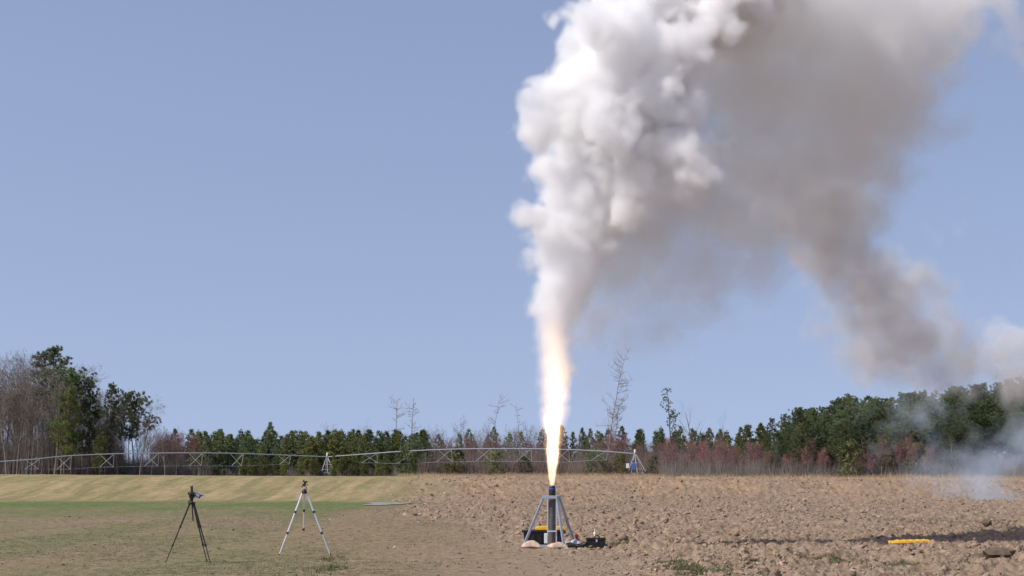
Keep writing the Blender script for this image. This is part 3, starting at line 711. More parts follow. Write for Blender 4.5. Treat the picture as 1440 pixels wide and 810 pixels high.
# young pines: the row behind the irrigation pipe
g1 = 'young pines behind the irrigation pipe'
PZ = ((310, 'at its left end'), (350, 'behind the fifth pipe brace'), (400, 'left of silver tripod'), (440, 'above the silver tripod'), (480, 'behind the pipe tower'), (540, 'right of the pipe tower'), (600, 'below the two bare poles'), (999, 'beyond its right end'))
for i in range(120):
    x = 266 + (i % 38) * 9.0 + U(-6, 6) if i < 114 else U(600, 740); d = 326 + 14 * (i // 38) + U(-4, 6)
    yt = 611 + U(-7, 10) if x < 600 else 618 + U(-8, 10)
    k = random.choice(K_yp); plant('young_pine', k, x, yt, d, ('front ' if d < 338 else 'inner ' if d < 355 else 'back ') + size(yt, 608, 616) + look(k) + ' young pine of the pine row, ' + zone(x, PZ), 'tree', g1, wide=U(1.0, 1.4))
plant('young_pine', K_yp[0], 379, 595, 345, 'young pine whose tip stands above the pine row near the two bare tops')
plant('young_pine', K_yp[1], 246, 604, 340, 'single dark young pine among red maples left of the pine row')
for i in range(14):
    x = 340 + i * 16 + U(-6, 6); yt = U(630, 645); plant('young_pine', K_yp[4 + i % 2], x, yt, U(316, 321), ('lowest' if yt > 639 else 'taller') + ' yellow green bushy pine before the pine row, ' + zone(x, PZ), 'tree', 'yellow green pines before the pine row')
g2 = 'young pines behind the red brush'
BZ = ((690, 'well left of the flame'), (770, 'just left of the flame'), (840, 'just right of the flame'), (895, 'by the tall leaning tree'), (945, 'right of the pipe end tower'), (995, 'by the white post'), (1050, 'right of the forked tree'), (9999, 'below the right wood'))
for i in range(62):
    x = U(640, 760) if i < 6 else U(760, 1110); k = random.choice(K_yp); yt = 603 + U(-4, 12) - (6 if x > 1040 else 0)
    plant('young_pine', k, x, yt, U(345, 385), size(yt, 601, 608) + look(k) + ' young pine rising behind the red brush, ' + zone(x, BZ), 'tree', g2, wide=U(.75, 1.1))
# small bushes told apart
for x, yt, yb, d, k, lab in ((640, 628, 672, 320, 0, 'round yellow green bush under the pipe left of the flame'), (695, 632, 668, 320, 1, 'dark green bush under the pipe just left of the flame'),
                             (737, 640, 668, 320, 1, 'small dark green bush close beside the flame on its left'), (838, 630, 668, 320, 1, 'dark green bush under the pipe right of the flame'),
                             (871, 638, 668, 320, 0, 'narrow green bush next to the pipe end tower'), (1290, 622, 672, 262, 0, 'tall yellow green bush among red maples at the right'),
                             (922, 640, 668, 320, 1, 'slim green bush right of the pipe end tower'), (1195, 618, 670, 262, 1, 'dark green bush between red maples below the right wood'),
                             (570, 626, 668, 316, 1, 'dark green bush at the end of the pine row under the pipe')):
    plant('bush', K_bush[k], x, yt, d, lab, 'bush', wide=U(.9, 1.15))
# red maples and bare brush trees along the edge
g3 = 'red budded maples along the wood edge'
MZ = ((280, 'between lone pine and pine row'),) + BZ[:-1] + ((1120, 'where the right wood begins'), (1200, 'left below the right wood'), (1280, 'below the middle of the right wood'), (9999, 'near the smoke at the right'))
for i in range(130):
    if i < 14: x, yt, d = U(200, 275), U(604, 625), U(300, 330)
    elif i < 62: x, yt, d = U(600, 960), U(604, 640), U(310, 345)
    else: x, yt, d = 930 + (i - 62) * 6.2 + U(-8, 8), 614 + U(-4, 26), U(258, 292)
    plant('red_maple', random.choice(K_red), x, yt, d if x > 930 else d + 12, ('front ' if d < (318 if x < 930 else 276) else 'back ') + size(yt, 615, 628) + 'red budded maple in the brush, ' + zone(x, MZ), 'tree', g3, wide=U(.8, 1.2))
g4 = 'bare grey trees behind the red brush'
for i in range(84):
    x = U(585, 760) if i < 44 else U(760, 1360) if i < 72 else U(250, 600); yt = (592 + U(0, 26)) if x > 585 and x < 760 else 618 + U(-12, 22)
    d_ = U(322, 375) if x < 1000 else U(268, 320); plant('bare_tree', random.choice(K_bare_small), x, yt, d_, ('front ' if d_ < 340 else 'back ') + size(yt, 600, 618) + 'thin bare grey tree in the brush, ' + zone(x, ((440, 'left half of the pine row'), (590, 'right half of the pine row'), (612, 'just right of the two bare poles'), (635, 'over the round yellow green bush'), (660, 'by the highest bare grey treetop'), (685, 'left of the bending dead tree'), (710, 'at the bending dead tree'), (735, 'by the small dead tree')) + MZ[2:]), 'tree', g4, wide=U(.6, 1.0))
# thin trees that stand above the rest
S = lambda *a: snag(*a)
plant('bare_tree', S(14, .14, .02, .02, 26, .9), 557, 557, 350, 'left one of two bare poles rising above the pine row', rot=0)
plant('bare_tree', S(14, .14, .0, .03, 24, .8), 578, 561, 350, 'right one of two bare poles rising above the pine row', rot=0)
plant('bare_tree', S(14, .09, .02, .2, 16, .5), 692, 556, 350, 'thin dead tree bending right above the grey brush left of the flame', rot=0)
plant('bare_tree', S(13, .09, -.02, -.06, 12, .4), 732, 567, 350, 'small thin dead tree close to the left side of the flame', rot=0)
plant('bare_tree', S(20, .12, .10, .17, 40, 1.2), 851, 490, 330, 'tallest leaning bare tree right of the flame', rot=0)
plant('bare_tree', S(15, .10, .06, .1, 40, 1.5), 860, 560, 332, 'slender bare tree beside the tallest leaning tree', rot=0)
plant('bare_tree', bare_tree(13, (2, 2, 2), None, 'twig', 'pine_bark', .17, .05, .012), 976, 563, 304, 'dark forked bare tree behind the white post', rot=0.6, wide=.9)
plant('bare_tree', bare_tree(13, (2, 3, 3), None, 'twig_red', 'bark', .1, .2, .012), 1015, 570, 318, 'slim bare tree with a reddish rounded top right of the forked tree', rot=1.0, wide=.6)
for x, yt in ((508, 588), (463, 592), (392, 596)): pass
plant('bare_tree', K_bare_small[0], 508, 586, 380, 'pale bare treetop poking above the middle of the pine row', wide=.8)
plant('bare_tree', K_bare_small[1], 463, 592, 380, 'bare treetop poking above the pine row over the pipe tower', wide=.9)
plant('bare_tree', K_bare_small[2], 650, 582, 375, 'bare grey treetop highest in the grey brush left of the bending dead tree', wide=.9)
plant('pine_tree', tall_pine(15, .48, .15, 'needle_dark', -0.02, 15, .42, 8, False), 945, 546, 320, 'slender lone pine with tufted layers standing above the brush', rot=0, wide=.95)
# right wood: tall pines stepping up to the right
g5 = 'pines of the right wood'
RZ = ((1110, 'at its low left end'), (1150, 'on its left slope'), (1200, 'left of its middle'), (1260, 'under the falling grey smoke'), (1310, 'behind the thin high smoke'), (1360, 'left of the ground smoke'), (1410, 'behind the ground smoke'), (9999, 'at the right edge of the picture'))
ridge = ([1040, 1085, 1120, 1160, 1200, 1240, 1290, 1330, 1370, 1410, 1440, 1520], [608, 588, 574, 570, 555, 556, 552, 546, 542, 536, 526, 520])
for i in range(112):
    x = U(1075, 1500); yt = float(np.interp(x, *ridge)) + abs(random.gauss(0, 14)) * (1 if i > 22 else 0.3); d = U(275, 330) if i < 76 else U(262, 285)
    if i >= 76: yt += U(12, 40)
    k = random.choice(K_tp + K_tp2); plant('pine_tree', k, x, yt, d, ('front' if d < 285 else 'middle' if d < 310 else 'back') + ' ' + look(k) + ' pine of the right wood, ' + zone(x, RZ), 'tree', g5, wide=U(1.0, 1.4))
for i in range(20):
    x = U(1085, 1470); plant('bare_tree', random.choice(K_bare), x, float(np.interp(x, *ridge)) + U(5, 40), U(300, 335), 'bare tree partly hidden among the right pines, ' + zone(x, RZ), 'tree', 'bare trees of the right wood', wide=.6)

# ------------------------------------------------------------------ brush and dry grass at the field edge (nobody could count these)
def stems(name, n, xr, dr, hr, w, mat_, lean=0.25, fan=3, xs=None):
    px = RNG.uniform(*xr, n); d = RNG.uniform(*dr, n)
    X = (px - 720) / FPX * d; Z = land(X, d) - 0.05; h = RNG.uniform(*hr, n) * RNG.uniform(.5, 1, n) * (0.45 + 1.0 * fbm2(X * .22, d * .22, 3, 91))
    V = []; 
    b = np.stack([X, d, Z], -1)
    for k in range(fan):
        b0 = b + np.stack([RNG.normal(0, .12, n), RNG.normal(0, .12, n), np.zeros(n)], -1)
        t = b0 + np.stack([RNG.normal(0, lean, n) * h, RNG.normal(0, lean, n) * h, h * RNG.uniform(.6, 1, n)], -1)
        a = RNG.uniform(0, 6.28, n); o = np.stack([np.cos(a), np.sin(a), np.zeros(n)], -1) * w
        V.append(np.stack([b0 - o, b0 + o, t], 1))
    V = np.concatenate(V).reshape(-1, 3); F = np.arange(len(V)).reshape(-1, 3)
    return link(name, np_mesh(name, V, F, mat_))
o = stems('undergrowth', 17000, (-120, 610), (321, 348), (.6, 4.0), .02, M['brush_grey'], .16, 4); tag(o, kind='stuff')
o = stems('undergrowth', 21000, (590, 1010), (319, 346), (.6, 7.2), .02, M['brush'], .17, 4); tag(o, kind='stuff')
o = stems('undergrowth', 19000, (930, 1560), (276, 312), (.6, 6.4), .018, M['brush'], .22, 4); tag(o, kind='stuff')
o = stems('undergrowth', 9000, (930, 1440), (262, 284), (.5, 4.4), .018, M['brush_grey'], .22, 4); tag(o, kind='stuff')
o = stems('thicket', 12000, (-120, 1560), (335, 378), (3.0, 7.2), .024, M['brush_grey'], .10, 4); tag(o, kind='stuff')
o = stems('thicket', 9000, (-120, 175), (318, 355), (4.0, 14.5), .026, M['brush_grey'], .07, 4); tag(o, kind='stuff')
o = stems('thicket', 2600, (150, 300), (318, 350), (2.0, 7.0), .022, M['brush_grey'], .12, 4); tag(o, kind='stuff')
o = stems('dry_grass', 16000, (560, 1500), (240, 300), (.4, 1.3), .02, M['straw'], .3, 4); tag(o, kind='stuff')

# ------------------------------------------------------------------ clods, stubble and grass tufts
def ico():
    bm = bmesh.new(); bmesh.ops.create_icosphere(bm, subdivisions=1, radius=1); bm.verts.ensure_lookup_table()
    V = np.array([v.co[:] for v in bm.verts]); F = np.array([[v.index for v in f.verts] for f in bm.faces]); bm.free(); return V, F
def ico2():
    bm = bmesh.new(); bmesh.ops.create_icosphere(bm, subdivisions=2, radius=1)
    V = np.array([v.co[:] for v in bm.verts]); F = np.array([[v.index for v in f.verts] for f in bm.faces]); bm.free(); return V, F
IV, IF = ico(); IV2, IF2 = ico2()
def lumps(name, X, Y, S, base, m, sink=0.25):
    V0, F0 = base; n = len(X); k = len(V0)
    protos = [V0 * np.clip(1 + RNG.normal(0, .42, (k, 1)), .35, 2.0) * np.array([1, 1, .7]) for _ in range(16)]
    P = np.stack([protos[i] for i in RNG.integers(0, 16, n)])
    a = RNG.uniform(0, 6.28, n); c, s = np.cos(a)[:, None], np.sin(a)[:, None]
    st = RNG.uniform(.7, 1.4, (n, 3))
    P = P * st[:, None, :] * S[:, None, None]
    P = np.stack([P[..., 0] * c - P[..., 1] * s, P[..., 0] * s + P[..., 1] * c, P[..., 2]], -1)
    p = plough_mask(X, Y); Z = land(X, Y) + relief(X, Y, p) - S * 0.05
    P = P + np.stack([X, Y, Z], -1)[:, None, :]
    F = (F0[None] + (np.arange(n) * k)[:, None, None]).reshape(-1, 3)
    return link(name, np_mesh(name, P.reshape(-1, 3), F, m))
n = 110000; d = 27.5 * np.exp(RNG.random(n) * math.log(128 / 27.5)); X = RNG.uniform(-.16, .33, n) * d
keep = (plough_mask(X, d) > RNG.random(n) * 0.9 + 0.05) & (fbm2(X * .6, d * .35, 3, 77) > RNG.uniform(.25, .6, n)); X, d = X[keep], d[keep]
S = np.exp(RNG.normal(-4.15, .66, len(X))) * np.clip(0.7 + d / 120, .8, 1.7); S = np.clip(S, .008, .12)
far = d > 52
tag(lumps('soil_clods', X[far], d[far], S[far], (IV, IF), M['clod']), kind='stuff')
nr = ~far; tag(lumps('soil_clods', X[nr], d[nr], S[nr] * .9, (IV, IF), M['clod']), kind='stuff')
# a scatter of small crumbs on the bare dirt and the grass
n = 5000; d = 27.5 * np.exp(RNG.random(n) * math.log(75 / 27.5)); X = RNG.uniform(-.33, .1, n) * d
keep = (plough_mask(X, d) < .4) & (RNG.random(n) < 0.25 + 0.6 * sstep(-4, 1, X)); X, d = X[keep], d[keep]
tag(lumps('soil_crumbs', X, d, np.clip(np.exp(RNG.normal(-4.2, .45, len(X))), .008, .04), (IV, IF), M['clod_dark']), kind='stuff')
def blades(name, X, Y, h, w, m, per=3):
    n = len(X); V = []; p = plough_mask(X, Y); Z = land(X, Y) + relief(X, Y, p) - .01; b = np.stack([X, Y, Z], -1)
    for k in range(per):
        b0 = b + np.concatenate([RNG.normal(0, .03, (n, 2)), np.zeros((n, 1))], 1); hh = h * RNG.uniform(.5, 1, n)
        t = b0 + np.stack([RNG.normal(0, .6, n) * hh, RNG.normal(0, .6, n) * hh, hh], -1)
        a = RNG.uniform(0, 6.28, n); o = np.stack([np.cos(a), np.sin(a), np.zeros(n)], -1) * w
        V.append(np.stack([b0 - o, b0 + o, t], 1))
    V = np.concatenate(V).reshape(-1, 3)
    return link(name, np_mesh(name, V, np.arange(len(V)).reshape(-1, 3), m))
n = 90000; d = 27.5 * np.exp(RNG.random(n) * math.log(125 / 27.5)); X = RNG.uniform(-.34, .12, n) * d; pm = plough_mask(X, d)
gr = fbm2(X * .5, d * .14, 4, 63); cut = (pm < .5) & (RNG.random(n) > .8 * sstep(-4.5, .8, X) * (d < 62))
a = cut & (gr > .52); tag(blades('grass', X[a], d[a], .035, .008, M['blade']), kind='stuff')
a = cut & (gr <= .52) & (RNG.random(n) < .6); tag(blades('stubble', X[a], d[a], .035, .008, M['blade_dry']), kind='stuff')
def tuft_patch(x, y, sx, sy, n, h=.10, m='blade'):
    c = gp(x, y); X = c.x + RNG.normal(0, sx, n); Y = c.y + RNG.normal(0, sy, n)
    return X, Y
pts = [tuft_patch(*a) for a in ((968, 800, .32, .7, 330), (990, 804, .3, .4, 220), (945, 793, .14, .4, 90), (1160, 786, .4, .6, 150), (1180, 789, .25, .3, 120), (1265, 797, .2, .3, 120), (1340, 793, .15, .2, 90), (1060, 792, .12, .2, 90),
                                (1120, 722, .5, 1.5, 160), (1300, 735, .8, 2.2, 300), (1405, 737, .6, 1.5, 200), (860, 765, .15, .25, 120), (1040, 690, 3, 5, 400), (840, 716, .6, 2, 160), (462, 800, .18, .8, 70), (465, 785, .12, .6, 40))]
tag(blades('grass', np.concatenate([p[0] for p in pts]), np.concatenate([p[1] for p in pts]), .085, .010, M['blade'], 5), kind='stuff')
# clods big enough to point at
def clod(x, y, wpx, hpx, label, m='clod', dep=1.0):
    c = gp(x, y); s = c.y / FPX; mb = MB(); rs = random.Random(int(x * 7 + y))
    for v in IV2:
        k = 1 + rs.gauss(0, .13) + 0.18 * math.sin(v[0] * 5 + x) * math.sin(v[2] * 4 + y)
        mb.v.append(Vector((v[0] * wpx / 2 * s * k, v[1] * wpx / 2 * s * k * dep, v[2] * hpx * s * .62 * k)))
    for f in IF2: mb.face([int(i) for i in f])
    o = mb.build('dirt_clod', M[m]); o.location = (c.x, c.y, relz(c.x, c.y) + hpx * s * .2); return tag(o, label, 'dirt clod')
clod(1402, 789, 46, 14, 'largest dark earth clod at the bottom right corner of the field', 'clod_dark')
clod(1377, 788, 20, 13, 'dark earth lump touching the left side of the largest dark clod', 'clod_dark')
clod(1240, 757, 17, 9, 'dark clod just left of the yellow lid on the ploughed field', 'clod_dark')
clod(1342, 756, 8, 7, 'small dark clod right of the yellow lid on the furrow line', 'clod_dark')
clod(1083, 788, 9, 8, 'small dark upright clod near the bottom of the ploughed field', 'clod_dark')
clod(1392, 731, 20, 8, 'brown clod in the upper right of the ploughed field', 'clod_dark')
clod(1252, 711, 14, 6, 'dark brown clod far out right of the motor stand', 'clod_dark')
clod(984, 793, 13, 9, 'pale tan clod behind the green grass at the bottom edge', 'clod')
clod(1388, 742, 14, 9, 'brown clod below the clod in the upper right', 'clod_dark')

# ------------------------------------------------------------------ the two tripods
def tripod_black():
    D = gp(264, 790).y; e = empty('tripod', (gp(269, 790).x, D, 0), 'black camera tripod with its legs spread, left of the silver tripod', 'tripod')
    P = lambda x, y, dd=0.0: at(x, y, D + dd) - Vector(e.location)
    top = P(269.5, 708); bm = M['black_metal']
    for (fx, fy, dd, tx) in ((232.5, 792, -.08, 266.5), (296, 790, -.05, 273), (291, 788, .45, 272)):
        foot = P(fx, fy, dd); foot.z = 0.0; sh = P(tx, 709, dd * .08)
        m = MB(); k1 = sh.lerp(foot, .38); k2 = sh.lerp(foot, .70)
        m.tube(sh, k1, .019, .017, 8); m.tube(k1, k2, .014, .014, 8); m.tube(k2, foot, .010, .009, 8)
        lg = m.build('leg', bm, e)
        for k in (k1, k2):
            c = MB(); dv = (foot - sh).normalized(); c.tube(k - dv * .025, k + dv * .025, .023, .021, 10); c.build('leg_lock', M['black_plastic'], lg)
        c = MB(); c.lathe([(.012, 0), (.017, .008), (.015, .025), (.009, .035)], foot, 10); c.build('foot', M['black_plastic'], lg)
        c = MB(); c.box(sh + Vector((0, 0, .012)), (.045, .05, .06)); c.build('hinge', M['black_plastic'], lg, bevel=.006)
    m = MB(); m.tube(P(271.5, 732.5), P(269.8, 704), .013, .013, 10); m.build('centre_column', bm, e)
    m = MB(); m.lathe([(.03, -.02), (.045, -.01), (.048, .02), (.03, .035), (.024, .06)], top, 14); m.build('collar', M['black_plastic'], e)
    h = MB(); h.lathe([(.024, 0), (.036, .012), (.036, .05), (.028, .06)], top + Vector((0, 0, .06)), 14); h.box(top + Vector((0, 0, .135)), (.08, .06, .03))
    hd = h.build('pan_head', M['black_plastic'], e, bevel=.004)
    a = MB(); a.tube(top + Vector((.0, .02, .09)), top + Vector((-.10, .16, .03)), .008, .010, 8); a.build('pan_handle', bm, hd)
    return e
def camcorder():
    D = gp(264, 790).y; c = at(270, 696, D); e = empty('video_camera', c, 'dark video camera on the black tripod with a blue hood flap', 'camera')
    m = MB(); m.box((0, 0, 0), (.10, .17, .12)); b = m.build('body', M['black_plastic'], e, bevel=.012)
    q = MB(); q.lathe([(.030, 0), (.036, .01), (.036, .06), (.030, .065)], (0, -.085, .012), 16, axis=Matrix.Rotation(R(90), 3, 'X')); ln = q.build('lens', M['black_metal'], e)
    q = MB(); q.lathe([(.028, 0), (.020, .004)], (0, -.151, .012), 16, axis=Matrix.Rotation(R(90), 3, 'X')); q.build('lens_glass', M['lens'], ln)
    q = MB(); q.tube((-.005, .0, .055), (-.005, .0, .155), .026, .022, 10); q.box((-.005, .0, .165), (.045, .07, .02)); q.build('viewfinder', M['black_plastic'], e)
    q = MB(); q.box((-.062, .0, .03), (.03, .1, .06)); q.build('grip', M['black_plastic'], e, bevel=.01)
    q = MB()                                                          # the hinged screen, opened out to the right
    q.box((.125, -.03, -.01), (.13, .018, .085), Matrix.Rotation(R(28), 3, 'Y')); sc_ = q.build('screen', M['blue'], e, bevel=.006, label='blue screen opened out to the right')
    q = MB(); q.box((.118, -.0415, -.004), (.075, .004, .055), Matrix.Rotation(R(28), 3, 'Y')); q.build('screen_glass', M['steel'], sc_)
    q = MB(); q.bar((.17, -.03, -.02), (.235, -.03, -.012), .012, .02); q.build('screen_flap', M['blue'], sc_)
    return e
tripod_black(); camcorder()
def tripod_silver():
    D = gp(428, 779).y; e = empty('tripod', (at(428, 779, D).x, D, 0), 'silver camera tripod with black leg locks and an empty black head', 'tripod')
    P = lambda x, y, dd=0.0: at(x, y, D + dd) - Vector(e.location)
    top = P(428, 692)
    for (fx, fy, dd, tx, ty) in ((392.5, 778, -.12, 425, 694), (464.5, 777, -.12, 431.5, 694), (427, 746, .12, 428, 694)):
        foot = P(fx, fy, dd); foot.z = 0 if fy > 760 else foot.z; sh = P(tx, ty, dd * .04)
        f1, f2 = (.30, .64) if fy > 760 else (.46, .97)
        k1, k2 = sh.lerp(foot, f1), sh.lerp(foot, f2); m = MB()
        m.tube(sh, k1, .021, .021, 10); m.tube(k1, k2, .0175, .0175, 10); m.tube(k2, foot, .014, .013, 10)
        lg = m.build('leg', M['silver'], e); dv = (foot - sh).normalized()
        for k in (k1, k2):
            c = MB(); c.tube(k - dv * .025, k + dv * .025, .027, .025, 12); c.box(k + Vector((.012, -.02, 0)), (.03, .02, .035)); c.build('leg_lock', M['black_plastic'], lg)
        c = MB(); c.lathe([(.010, 0), (.017, .008), (.016, .03), (.012, .04)], foot, 10); c.build('foot', M['black_plastic'], lg)
    m = MB(); m.lathe([(.050, -.035), (.062, -.02), (.055, .03), (.035, .06), (.025, .075)], top, 16); m.build('shoulder', M['black_plastic'], e, label='black shoulder joining the three legs')
    m = MB(); m.tube(top + Vector((0, 0, .07)), top + Vector((-.005, 0, .13)), .018, .018, 10); m.build('neck', M['cream'], e)
    m = MB(); m.box(top + Vector((-.005, 0, .155)), (.07, .055, .05)); m.box(top + Vector((.012, 0, .20)), (.05, .045, .04)); m.box(top + Vector((0, 0, .232)), (.075, .09, .016))
    hd = m.build('pan_head', M['black_plastic'], e, bevel=.004)
    for cx, cz, rr in ((-.052, .12, .018), (.05, .222, .02), (-.015, .255, .017), (.06, .16, .014)):
        c = MB(); c.lathe([(.006, -.012), (rr, -.01), (rr, .012), (.006, .016)], top + Vector((cx, -.01, cz)), 10, axis=Matrix.Rotation(R(90), 3, 'Y')); c.build('knob', M['black_plastic'], hd)
    a = MB(); a.tube(top + Vector((.02, .0, .15)), top + Vector((.04, .16, .06)), .008, .010, 8); a.build('pan_handle', M['black_plastic'], hd)
    return e
tripod_silver()

# ------------------------------------------------------------------ motor stand and what lies round it
GD = D0
def gat(x, y, d): 
    p = at(x, y, d); return p
def stand():
    e = empty('motor_stand', (at(778, 768, GD).x, GD, 0), 'grey steel three legged test stand holding the firing rocket motor', 'test stand')
    P = lambda x, y, dd=0.0: at(x, y, GD + dd) - Vector(e.location)
    st = M['galvanised']
    for tx, fx, fy, dt, df in ((764.5, 735.5, 767, -.12, -.25), (783.0, 793.5, 769, -.20, -.55), (786.0, 809, 765, .18, .55)):
        a, b = P(tx, 699.5, dt), P(fx, fy, df); b.z = .012
        m = MB(); m.bar(a, b, .055, .055); lg = m.build('leg', st, e, bevel=.006)
        c = MB(); c.box(b + Vector((0, 0, -.004)), (.15, .12, .012)); c.build('foot_plate', st, lg)
    # top frame: bars round the tube
    cz = P(775, 699).z; pts = [P(763.5, 699.5, -.14), P(784, 699.5, -.22), P(787, 699.5, .2), P(766, 699.5, .2)]
    for q in pts: q.z = cz
    for i in range(4):
        m = MB(); m.bar(pts[i] , pts[(i + 1) % 4], .05, .075); m.build('top_bar', st, e, bevel=.004)
    # upright rails, rung and base frame
    rx = [(770.2, -.17), (782.3, -.19)]
    for x, dd in rx:
        m = MB(); a, b = P(x, 700.5, dd), P(x, 766, dd); b.z = .02; m.bar(a, b, .026, .026); m.build('rail', M['silver'], e)
    z = P(776, 747).z
    m = MB(); m.bar(P(770.2, 747, -.21), P(782.3, 747, -.23), .03, .03); m.build('rung', M['silver'], e)
    a, b = P(759, 767, -.24), P(793, 768, -.46); a.z = b.z = .045
    m = MB(); m.bar(a, b, .045, .045); m.build('base_bar', st, e)
    a, b = P(759, 767, -.22), P(807, 767, .5); a.z = b.z = .047
    m = MB(); m.bar(a, b, .045, .045); m.build('base_bar', st, e)
    m = MB(); c = P(776.5, 768, 0); c.z = .02; m.box(c, (.42, .42, .02)); m.build('base_plate', st, e)
    m = MB(); c = P(767.5, 757, -.23); m.box(c, (.075, .05, .24)); m.build('junction_box', M['white'], e, bevel=.006)
stand()
def motor():
    c = at(776.5, 683, GD); e = empty('rocket_motor', (c.x, GD, .031), 'tall dark rocket motor tube standing nozzle up in the test stand', 'rocket motor')
    H = c.z - .031; s = PXM
    zz = lambda y: (at(776, y, GD).z - .031)
    m = MB(); r = 5.9 * s
    m.lathe([(r, 0), (r, zz(697))], (0, 0, 0), 24); m.build('casing', M['casing'], e, smooth=False)
    for y0, y1, mm in ((764, 758, 'rust'), (753.5, 752, 'rust'), (704.5, 703, 'rust')):
        m = MB(); m.lathe([(r + .004, 0), (r + .004, zz(y1) - zz(y0))], (0, 0, zz(y0)), 24); m.build('band', M[mm], e)
    m = MB(); rr = 4.9 * s; m.lathe([(rr * .98, zz(697)), (rr, zz(691)), (rr, zz(689))], (0, 0, 0), 24); m.build('nozzle_carrier', M['black_metal'], e)
    m = MB(); m.lathe([(4.8 * s, zz(689)), (4.9 * s, zz(688.4)), (4.8 * s, zz(686.6)), (4.5 * s, zz(686.2))], (0, 0, 0), 24); m.build('ring', M['blue'], e)
    m = MB(); m.lathe([(4.4 * s, zz(686.2)), (4.0 * s, zz(684)), (3.2 * s, zz(682.6)), (2.6 * s, zz(682.9)), (1.6 * s, zz(685))], (0, 0, 0), 24); m.build('nozzle', M['black_metal'], e)
motor()
def tote():
    d = GD + 1.0; s = d / FPX; c = at(764.5, 760, d); e = empty('storage_bin', (c.x, d, 0), 'black plastic storage bin with a yellow lid behind the motor stand', 'storage bin')
    w, h, dep = 57 * s, at(764, 745, d).z, .5
    m = MB(); m.box((0, 0, h / 2), (w, dep, h), None, 0, .93); b = m.build('body', M['black_plastic'], e, bevel=.02)
    m = MB(); m.box((-.01, 0, h - .03), (w + .05, dep + .05, .05)); m.build('rim', M['black_plastic'], e, bevel=.012)
    for k in range(6):
        m = MB(); m.box((-w * .4 + k * w * .16, -dep / 2 - .001, h * .45), (.03, .03, h * .7)); m.build('rib', M['black_plastic'], b)
    m = MB(); m.box((.17, -.02, h + .028), (w * .74, dep + .03, .06)); m.box((.17, -.02, h + .07), (w * .66, dep - .08, .03)); m.build('lid', M['yellow'], e, bevel=.012)
    m = MB(); m.box((w * .5 + .02, -.1, h - .06), (.05, .2, .05)); m.build('handle', M['orange'], e, bevel=.01)
tote()
def pillow(name, x0, x1, y0, y1, d, m, label, cat, rot=0.0, dep=.5, seed=0):
    s = d / FPX; w, h = (x1 - x0) * s, (y1 - y0) * s; c = at((x0 + x1) / 2, y1, d); rs = random.Random(seed); ph = [rs.uniform(0, 6) for _ in range(4)]
    mb = MB(); nx, ny = 18, 10
    for sg in (1, -1):
        for i in range(nx + 1):
            for j in range(ny + 1):
                u, v = i / nx * 2 - 1, j / ny * 2 - 1; q = max(0, (1 - abs(u) ** 3.2) * (1 - abs(v) ** 2.6)) ** .5
                z = q * (1 + .05 * math.sin(u * 3 + ph[0]) * math.cos(v * 3 + ph[1]) + .015 * math.sin(u * 9 + ph[2]))
                pu, pv = 0.86 + 0.14 * v * v, 0.82 + 0.18 * u * u
                mb.v.append(Vector((u * w / 2 * pu, v * dep * pv / 2, h * .26 + (z * h * .66 if sg > 0 else -z * h * .26) + .008 * math.sin(u * 4 + ph[3]))))
    B = (nx + 1) * (ny + 1)
    for i in range(nx):
        for j in range(ny):
            k = [i * (ny + 1) + j, (i + 1) * (ny + 1) + j, (i + 1) * (ny + 1) + j + 1, i * (ny + 1) + j + 1]
            mb.face(k); mb.face([B + q for q in reversed(k)])
    e = empty(name, (c.x, d, 0.0), label, cat); e.rotation_euler = (0, 0, rot)
    body = mb.build('body', M[m], e, True)
    t = MB(); t.tube((-w / 2 * .93, -dep * .40, h * .26), (-w / 2 * .93, dep * .40, h * .26), .012, .012, 6); t.build('seam', M[m], e)
    return e
pillow('sandbag', 733, 760.5, 758, 770, GD - .75, 'sandbag', 'tan sandbag lying over the left foot of the stand', 'sandbag', .1, .38, 1)
pillow('sandbag', 770, 797, 760.5, 770.5, GD - .85, 'sandbag', 'tan sandbag in front of the middle of the stand', 'sandbag', .35, .36, 2)
pillow('sandbag', 791, 806, 758, 768, GD - .25, 'grey_cloth', 'pale grey sandbag over the right foot of the stand', 'sandbag', -.2, .4, 3)
pillow('bag', 800, 817, 756, 768, GD - .1, 'grey_cloth', 'lumpy grey bag at the right end of the sandbags', 'bag', .1, .45, 4)
def small(name, label, cat, x, y, d, build):
    c = at(x, y, d); e = empty(name, (c.x, d, 0), label, cat); build(e); return e
def cable(e):
    m = MB(); rs = random.Random(4); pts = []
    for i in range(46):
        t = i / 45 * 6.283 * 3; r = .15 + .03 * math.sin(i * 1.7); pts.append(Vector((math.cos(t) * r * 1.5, math.sin(t) * r, .03 + .002 * i + .02 * math.sin(i * .9))))
    m.path(pts, .012, 6); m.build('coil', M['black_plastic'], e)
    m = MB(); m.path([Vector((.2, -.05, .03)), Vector((.3, -.12, .02)), Vector((.36, -.05, .02)), Vector((.30, .06, .02))], .012, 6); m.build('plug_lead', M['black_plastic'], e)
small('cable', 'black cable coiled on the ground beside the grey bag', 'cable', 812, 769, GD - .55, cable)
def redcap(e):
    m = MB(); m.lathe([(.035, 0), (.04, .02), (.04, .09), (.02, .11)], (0, 0, .20), 12); m.box((0.02, 0, .1), (.10, .06, .2)); m.build('body', M['red'], e, bevel=.01)
small('gas_can', 'small red object standing behind the grey bag', 'can', 811, 760, GD + .25, redcap)
def paper(e):
    m = MB(); rs = random.Random(2)
    for i in range(9):
        a, b = -.25 + i * .055, .02 * math.sin(i * 2.1)
        m.box((a, b, .012 + .006 * (i % 3)), (.058, .07, .012), Matrix.Rotation(rs.uniform(-.5, .5), 3, 'Z'))
    m.build('sheet', M['white'], e)
